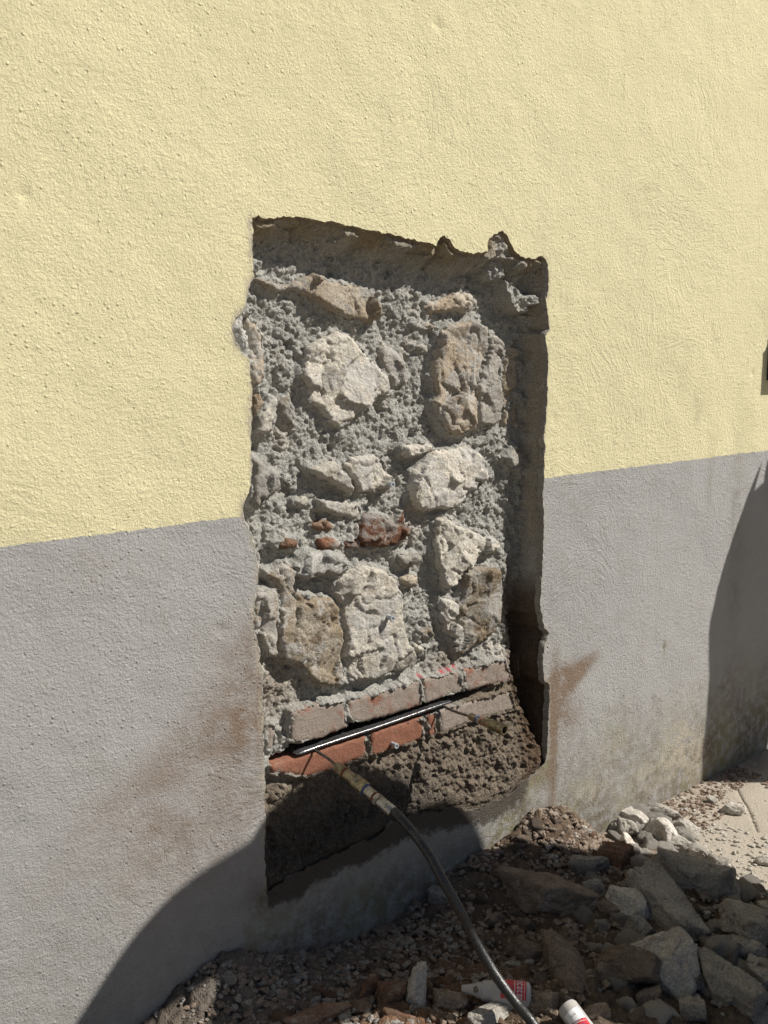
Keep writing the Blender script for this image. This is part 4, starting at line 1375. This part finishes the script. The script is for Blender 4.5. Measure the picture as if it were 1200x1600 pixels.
# faded print along the hose
txt = bpy.data.curves.new('hose_print', 'FONT')
txt.body = '6X30C'
txt.size = .0085
txt.align_x = 'CENTER'
to = bpy.data.objects.new('tmp', txt)
COL.objects.link(to)
dg = bpy.context.evaluated_depsgraph_get()
tm = bpy.data.meshes.new_from_object(to.evaluated_get(dg))
bpy.data.objects.remove(to)
c0, c1 = HC[14], HC[24]
dd = (c1 - c0).normalized()
side = (Vector(CAM) - ho - c0)
side = (side - dd * side.dot(dd)).normalized()
crs = side.cross(dd)
for v in tm.vertices:
    s_, t_ = v.co.x, v.co.y - .003
    ang = t_ / .0093
    base_ = c0 + (c1 - c0) * .5 + dd * s_
    # follow the hose centre line
    best = min(range(len(HC)), key=lambda q: (HC[q] - base_).length)
    cc = HC[best] + dd * ((base_ - HC[best]).dot(dd))
    v.co = cc + (side * math.cos(ang) + crs * math.sin(ang)) * .0096
tm.materials.append(HOSETXT)
link('hose_print', tm, hobj)

# ------------------------------------------------------------------ glue bottles on the rubble
def bottle(name, tip, end, label, nozzle=True, lab=1):
    """axis from tip to end, lying on the heap"""
    A_, B_ = Vector(tip), Vector(end)
    e = empty(name, tuple(B_))
    tag(e, label, 'bottle', 'white glue bottles dropped in the rubble')
    ln_ = (B_ - A_).length
    Mx = frame(A_ - B_, Vector((0, 0, 0)))
    k = ln_ / .106
    if nozzle:
        b_ = lathe_obj('bottle_body', [(.0165 * k, .0475 * k), (.0192 * k, .0505 * k), (.0196 * k, .056 * k), (.0196 * k, .097 * k), (.0180 * k, .1035 * k), (.0145 * k, .106 * k), (.004 * k, .1045 * k), (0, .104 * k)], PLASTIC, e, 40, (), Mx)
        lathe_obj('shoulder', [(.0128 * k, .031 * k), (.0148 * k, .033 * k), (.0155 * k, .0445 * k), (.0165 * k, .0474 * k)], PLASTIC, e, 40, (), Mx)
        nz_ = lathe_obj('nozzle', [(.0030 * k, .0), (.0048 * k, .0005), (.0058 * k, .006 * k), (.0085 * k, .018 * k), (.0100 * k, .0225 * k), (.0108 * k, .0228 * k), (.0122 * k, .0308 * k)], PLASTIC, e, 32, (), Mx)
        bm = bmesh.new()
        bmesh.ops.create_icosphere(bm, subdivisions=2, radius=.0048 * k)
        vdir = Vector(CAM) - A_
        axd = (B_ - A_).normalized()
        vdir = (vdir - axd * vdir.dot(axd)).normalized()
        for v in bm.verts:
            v.co *= random.uniform(.85, 1.15)
            v.co = Vector((v.co.x, v.co.y, v.co.z)) + (A_ - B_) + axd * .0225 * k + vdir * .0085 * k
        me = bpy.data.meshes.new('dried_glue')
        bm.to_mesh(me)
        me.materials.append(R_BROWN)
        link('dried_glue', me, nz_)
    else:
        b_ = lathe_obj('bottle_body', [(0, .001), (.012 * k, 0), (.0165 * k, .002), (.0185 * k, .006), (.0188 * k, .1 * k), (.012 * k, .108 * k), (.008 * k, .120 * k), (.004 * k, .14 * k), (0, .141 * k)], PLASTIC, e, 40, (), Mx)
    # printed label: a curved patch a fraction of a millimetre proud
    axd = (B_ - A_).normalized()
    vd = Vector(CAM) - (A_ + B_) / 2
    vd = (vd - axd * vd.dot(axd)).normalized()
    cx_ = axd.cross(vd)

    def patch(pname, mat, s0, s1, a0, a1, r, shear=0.0, parent=None):
        V, Fc = [], []
        na = 14
        for i in range(5):
            for j in range(na + 1):
                a = rad(a0 + (a1 - a0) * j / na)
                s_ = s0 + (s1 - s0) * i / 4 + shear * (j / na)
                V.append((A_ - B_) + axd * (s_ * k) + (vd * math.cos(a) + cx_ * math.sin(a)) * (r * k))
        for i in range(4):
            for j in range(na):
                Fc.append((i * (na + 1) + j, i * (na + 1) + j + 1, (i + 1) * (na + 1) + j + 1, (i + 1) * (na + 1) + j))
        return link(pname, mesh(pname, V, Fc, True, mat), parent or b_)
    if lab == 1:
        r = .0198
        l_ = patch('label', LRED, .060, .0985, -78, 22, r)
        for j, (a0, a1) in enumerate(((12, 20), (-2, 8), (-16, -7), (-32, -22), (-50, -38), (-66, -56))):
            patch('label_letter', LWHITE, .0845, .0925, a0, a1, r + .0003)
            patch('label_letter', LRED, .0865, .0905, a0 + 3, a1 - (3 if j % 2 else 0), r + .0005)
        patch('label_stripe', LWHITE, .0805, .0815, -76, 20, r + .0003)
        patch('label_stripe', LWHITE, .0955, .0960, -76, 20, r + .0003)
    else:
        r = .0190
        patch('label', LWHITE, .018, .040, -50, 45, r)
        patch('label_letter', R_RUST, .0255, .0285, -14, 14, r + .0003)
        patch('label_letter', LWHITE, .0262, .0278, -9, 9, r + .0005)
        patch('label', LRED, .040, .085, -50, 45, r, -.006)
        patch('label_letter', LBLUE, .047, .056, -22, 18, r + .0003)
        patch('label_stripe', LWHITE, .0435, .0443, -40, 40, r + .0003, -.006)
    return e


def at_depth(px, py, zt):
    return PZ(px, py, zt)


hb = .128
bottle('glue_bottle', at_depth(721, 1544, hb + .004), at_depth(829, 1556, hb), 'white bottle with a pointed nozzle and red label lying under the hose')
t2 = at_depth(884, 1571, .150)
e2 = t2 + (at_depth(935, 1640, .12) - t2) / np.linalg.norm(at_depth(935, 1640, .12) - t2) * .11
bottle('glue_bottle', t2, e2, 'white bottle base up with white and red label cut by the bottom edge', False, 2)

# ------------------------------------------------------------------ small wall box at the right edge
bx = empty('meter_box', (2.797, 0, 1.22))
tag(bx, 'grey box with a dark frame fixed to the yellow wall at the right picture edge', 'meter box')
GREYP = mat_simple('grey_box_paint', (.30, .31, .36), .5, 0, .0003, .08, 30)
DARKM = mat_simple('dark_frame', (.03, .035, .04), .5)
GREEN = mat_simple('shadow_cover_green', (.10, .14, .10), .5)


def box(name, lo, hi, mat, parent, bev=.002):
    bm = bmesh.new()
    bmesh.ops.create_cube(bm, size=1)
    for v in bm.verts:
        v.co = Vector([lo[q] if v.co[q] < 0 else hi[q] for q in range(3)])
    bmesh.ops.bevel(bm, geom=list(bm.edges), offset=bev, segments=2, affect='EDGES')
    me = bpy.data.meshes.new(name)
    bm.to_mesh(me)
    me.materials.append(mat)
    return link(name, me, parent)


b0 = box('housing', (-.022, -.028, .006), (.30, .012, .12), GREYP, bx)
box('front_frame', (-.024, -.034, .0), (.302, -.0285, .126), DARKM, bx)
box('back_frame', (-.027, -.006, -.001), (.304, .006, .127), DARKM, bx, .001)
bm = bmesh.new()
vs = [bm.verts.new(v) for v in ((.0, -.005, .135), (.30, -.005, .135), (.30, -.06, .14), (.02, -.06, .14), (.05, -.005, .30), (.30, -.005, .34), (.30, -.05, .33), (.09, -.05, .28))]
for f in ((0, 1, 2, 3), (4, 7, 6, 5), (0, 3, 7, 4), (3, 2, 6, 7), (2, 1, 5, 6), (1, 0, 4, 5)):
    bm.faces.new([vs[q] for q in f])
bmesh.ops.recalc_face_normals(bm, faces=bm.faces)
me = bpy.data.meshes.new('shadow_cover')  # cover added above the box to cast the slanted wall shadow
bm.to_mesh(me)
me.materials.append(GREEN)
link('shadow_cover', me, bx)

# ------------------------------------------------------------------ the people whose shadows fall on the wall (standing right of the picture)
SKIN = mat_simple('skin', (.42, .24, .16), .55)
JACKET = mat_simple('navy_jacket', (.05, .07, .12), .85, 0, .001, .2, 40)
SHIRT = mat_simple('grey_shirt', (.30, .30, .29), .85, 0, .001, .15, 40)
JEANS = mat_simple('blue_jeans', (.07, .10, .18), .85, 0, .001, .2, 60)
STRAW = mat_simple('straw', (.45, .36, .20), .8, 0, .001, .15, 120)
BOOT = mat_simple('brown_boot', (.08, .05, .03), .6)


def person(loc, yaw, joints, edges, label, top, rhat, hatz):
    e = empty('person', loc)
    e.rotation_euler = (0, 0, yaw)
    tag(e, label, 'person')
    names = list(joints)
    me = bpy.data.meshes.new('body')
    me.from_pydata([joints[n_][:3] for n_ in names], [(names.index(a), names.index(b)) for a, b in edges], [])
    o = link('body', me, e)
    md = o.modifiers.new('skin', 'SKIN')
    for i, n_ in enumerate(names):
        r = joints[n_][3]
        r2 = joints[n_][4] if len(joints[n_]) > 4 else r
        me.skin_vertices[0].data[i].radius = (r, r2)
    me.skin_vertices[0].data[names.index('pelvis')].use_root = True
    sb = o.modifiers.new('sub', 'SUBSURF')
    sb.levels = 2
    sb.render_levels = 2
    t = NT('clothing_' + label.split()[1])
    zc = t.n('ShaderNodeSeparateXYZ', ins={0: t.obj}).outputs['Z']
    c_ = t.mix(t.mp(zc, .93, .94), (.07, .10, .18), top)
    c_ = t.mix(t.mp(zc, 1.50 + hatz - .0, 1.505 + hatz), c_, (.42, .24, .16))
    c_ = t.mix(t.mp(zc, .09, .10), (.06, .04, .03), c_)
    me.materials.append(t.done(c_, .85, t.bump(t.noise(60, 4), .002)))
    if not rhat:
        return e
    hd = joints['head']
    lathe_obj('hat', [(rhat, 0), (rhat, .004), (.11, .012), (.105, .06), (.085, .10), (.03, .112), (0, .112)], STRAW, e, 36, (), Matrix.Translation((hd[0], hd[1], hd[2] + .03)))
    return e


JA = {'pelvis': (0, 0, .90, .19, .12), 'belly': (0, 0, 1.06, .19, .12), 'chest': (0, .0, 1.25, .20, .11), 'neck': (0, .0, 1.39, .07), 'head': (0, .01, 1.48, .09), 'crown': (0, .01, 1.53, .08),
      'sl': (-.17, 0, 1.45, .095), 'el': (-.40, .0, 1.42, .075), 'wl': (-.55, .0, 1.27, .055), 'hl': (-.63, .0, 1.14, .045),
      'sr': (.21, 0, 1.395, .085), 'er': (.33, .0, 1.27, .065), 'wr': (.35, -.02, 1.0, .045), 'hr': (.34, -.02, .91, .04),
      'kl': (-.16, .02, .48, .09), 'al': (-.20, -.02, .10, .055), 'tl': (-.22, .13, .045, .045), 'kr': (.16, .02, .48, .09), 'ar': (.20, -.02, .10, .055), 'tr': (.22, .13, .045, .045), 'pl': (-.10, 0, .82, .12), 'pr': (.10, 0, .82, .12)}
ED = [('pelvis', 'belly'), ('belly', 'chest'), ('chest', 'neck'), ('neck', 'head'), ('head', 'crown'), ('chest', 'sl'), ('sl', 'el'), ('el', 'wl'), ('wl', 'hl'), ('chest', 'sr'), ('sr', 'er'), ('er', 'wr'), ('wr', 'hr'),
      ('pelvis', 'pl'), ('pl', 'kl'), ('kl', 'al'), ('al', 'tl'), ('pelvis', 'pr'), ('pr', 'kr'), ('kr', 'ar'), ('ar', 'tr')]
TA = .90
pa = person((1.14 + 1.04 * TA, -TA, 0), 0, JA, ED, 'a person out of view whose added coat and bushy hair shape the wall shadow', (.05, .07, .12), 0, -.10)
HAIR = mat_simple('dark_hair', (.03, .02, .015), .8, 0, .004, .3, 90)  # unseen bushy hair, added to round the top of the shadow
bm = bmesh.new()
bmesh.ops.create_icosphere(bm, subdivisions=4, radius=1)
co = np.array([v.co[:] for v in bm.verts])
rr = 1 + .12 * fbm(co * 2.5, 3)
for v, q in zip(bm.verts, rr):
    v.co = Vector((v.co.x * .20 * q - .02, v.co.y * .105 * q - .01, v.co.z * .115 * q + 1.525))
me = bpy.data.meshes.new('hair')
bm.to_mesh(me)
me.materials.append(HAIR)
link('hair', me, pa)
pa.scale = (1.09, 1, 1.035)
# long coat added out of view to widen the person's shadow
nsg, rw = 40, []
V, Fc = [], []
for q, (zz, cx_, ax_, ay_) in enumerate(((1.40, 0, .20, .09), (1.31, -.01, .32, .10), (1.18, -.05, .39, .11), (1.13, -.05, .38, .12), (1.07, .01, .32, .13), (.80, .02, .35, .14), (.50, .04, .38, .15), (.28, .04, .42, .16), (.26, .04, .40, .15), (.5, .04, .36, .14), (.8, .02, .33, .13))):
    for j in range(nsg):
        a = 2 * math.pi * j / nsg
        fld = 1 + .05 * math.sin(a * 9 + zz * 3) * (1.5 - zz)
        V.append((cx_ + ax_ * fld * math.cos(a), ay_ * fld * math.sin(a), zz))
    if q:
        for j in range(nsg):
            Fc.append(((q - 1) * nsg + j, (q - 1) * nsg + (j + 1) % nsg, q * nsg + (j + 1) % nsg, q * nsg + j))
link('coat', mesh('coat', V, Fc, True, JACKET), pa)
JB = dict(JA)
JB.update({'pelvis': (-.02, 0, .98, .16, .12), 'belly': (.02, 0, 1.15, .16, .12), 'chest': (.08, .02, 1.40, .17, .12), 'neck': (.14, .03, 1.57, .07), 'head': (.18, .05, 1.68, .10), 'crown': (.18, .05, 1.75, .085), 'sl': (-.03, 0, 1.53, .085), 'el': (-.15, .02, 1.27, .06), 'wl': (-.19, .06, 1.06, .045), 'hl': (-.19, .08, .97, .04),
           'sr': (.26, 0, 1.50, .08), 'er': (.32, .0, 1.24, .055), 'wr': (.32, .0, 1.0, .04), 'hr': (.32, .0, .9, .04), 'pl': (-.07, 0, .88, .10), 'pr': (.07, 0, .88, .10), 'kl': (-.09, .02, .50, .075), 'al': (-.09, -.02, .10, .05), 'tl': (-.09, .13, .045, .045), 'kr': (.06, .02, .50, .075), 'ar': (.06, -.02, .10, .05), 'tr': (.06, .13, .045, .045)})
TB = .58
pb = person((2.735 + 1.04 * TB, -TB, 0), 0, JB, ED, 'a person in a grey shirt standing close to the wall beyond the box', (.30, .30, .29), .12, .06)
pb.scale = (1, 1, 1.04)
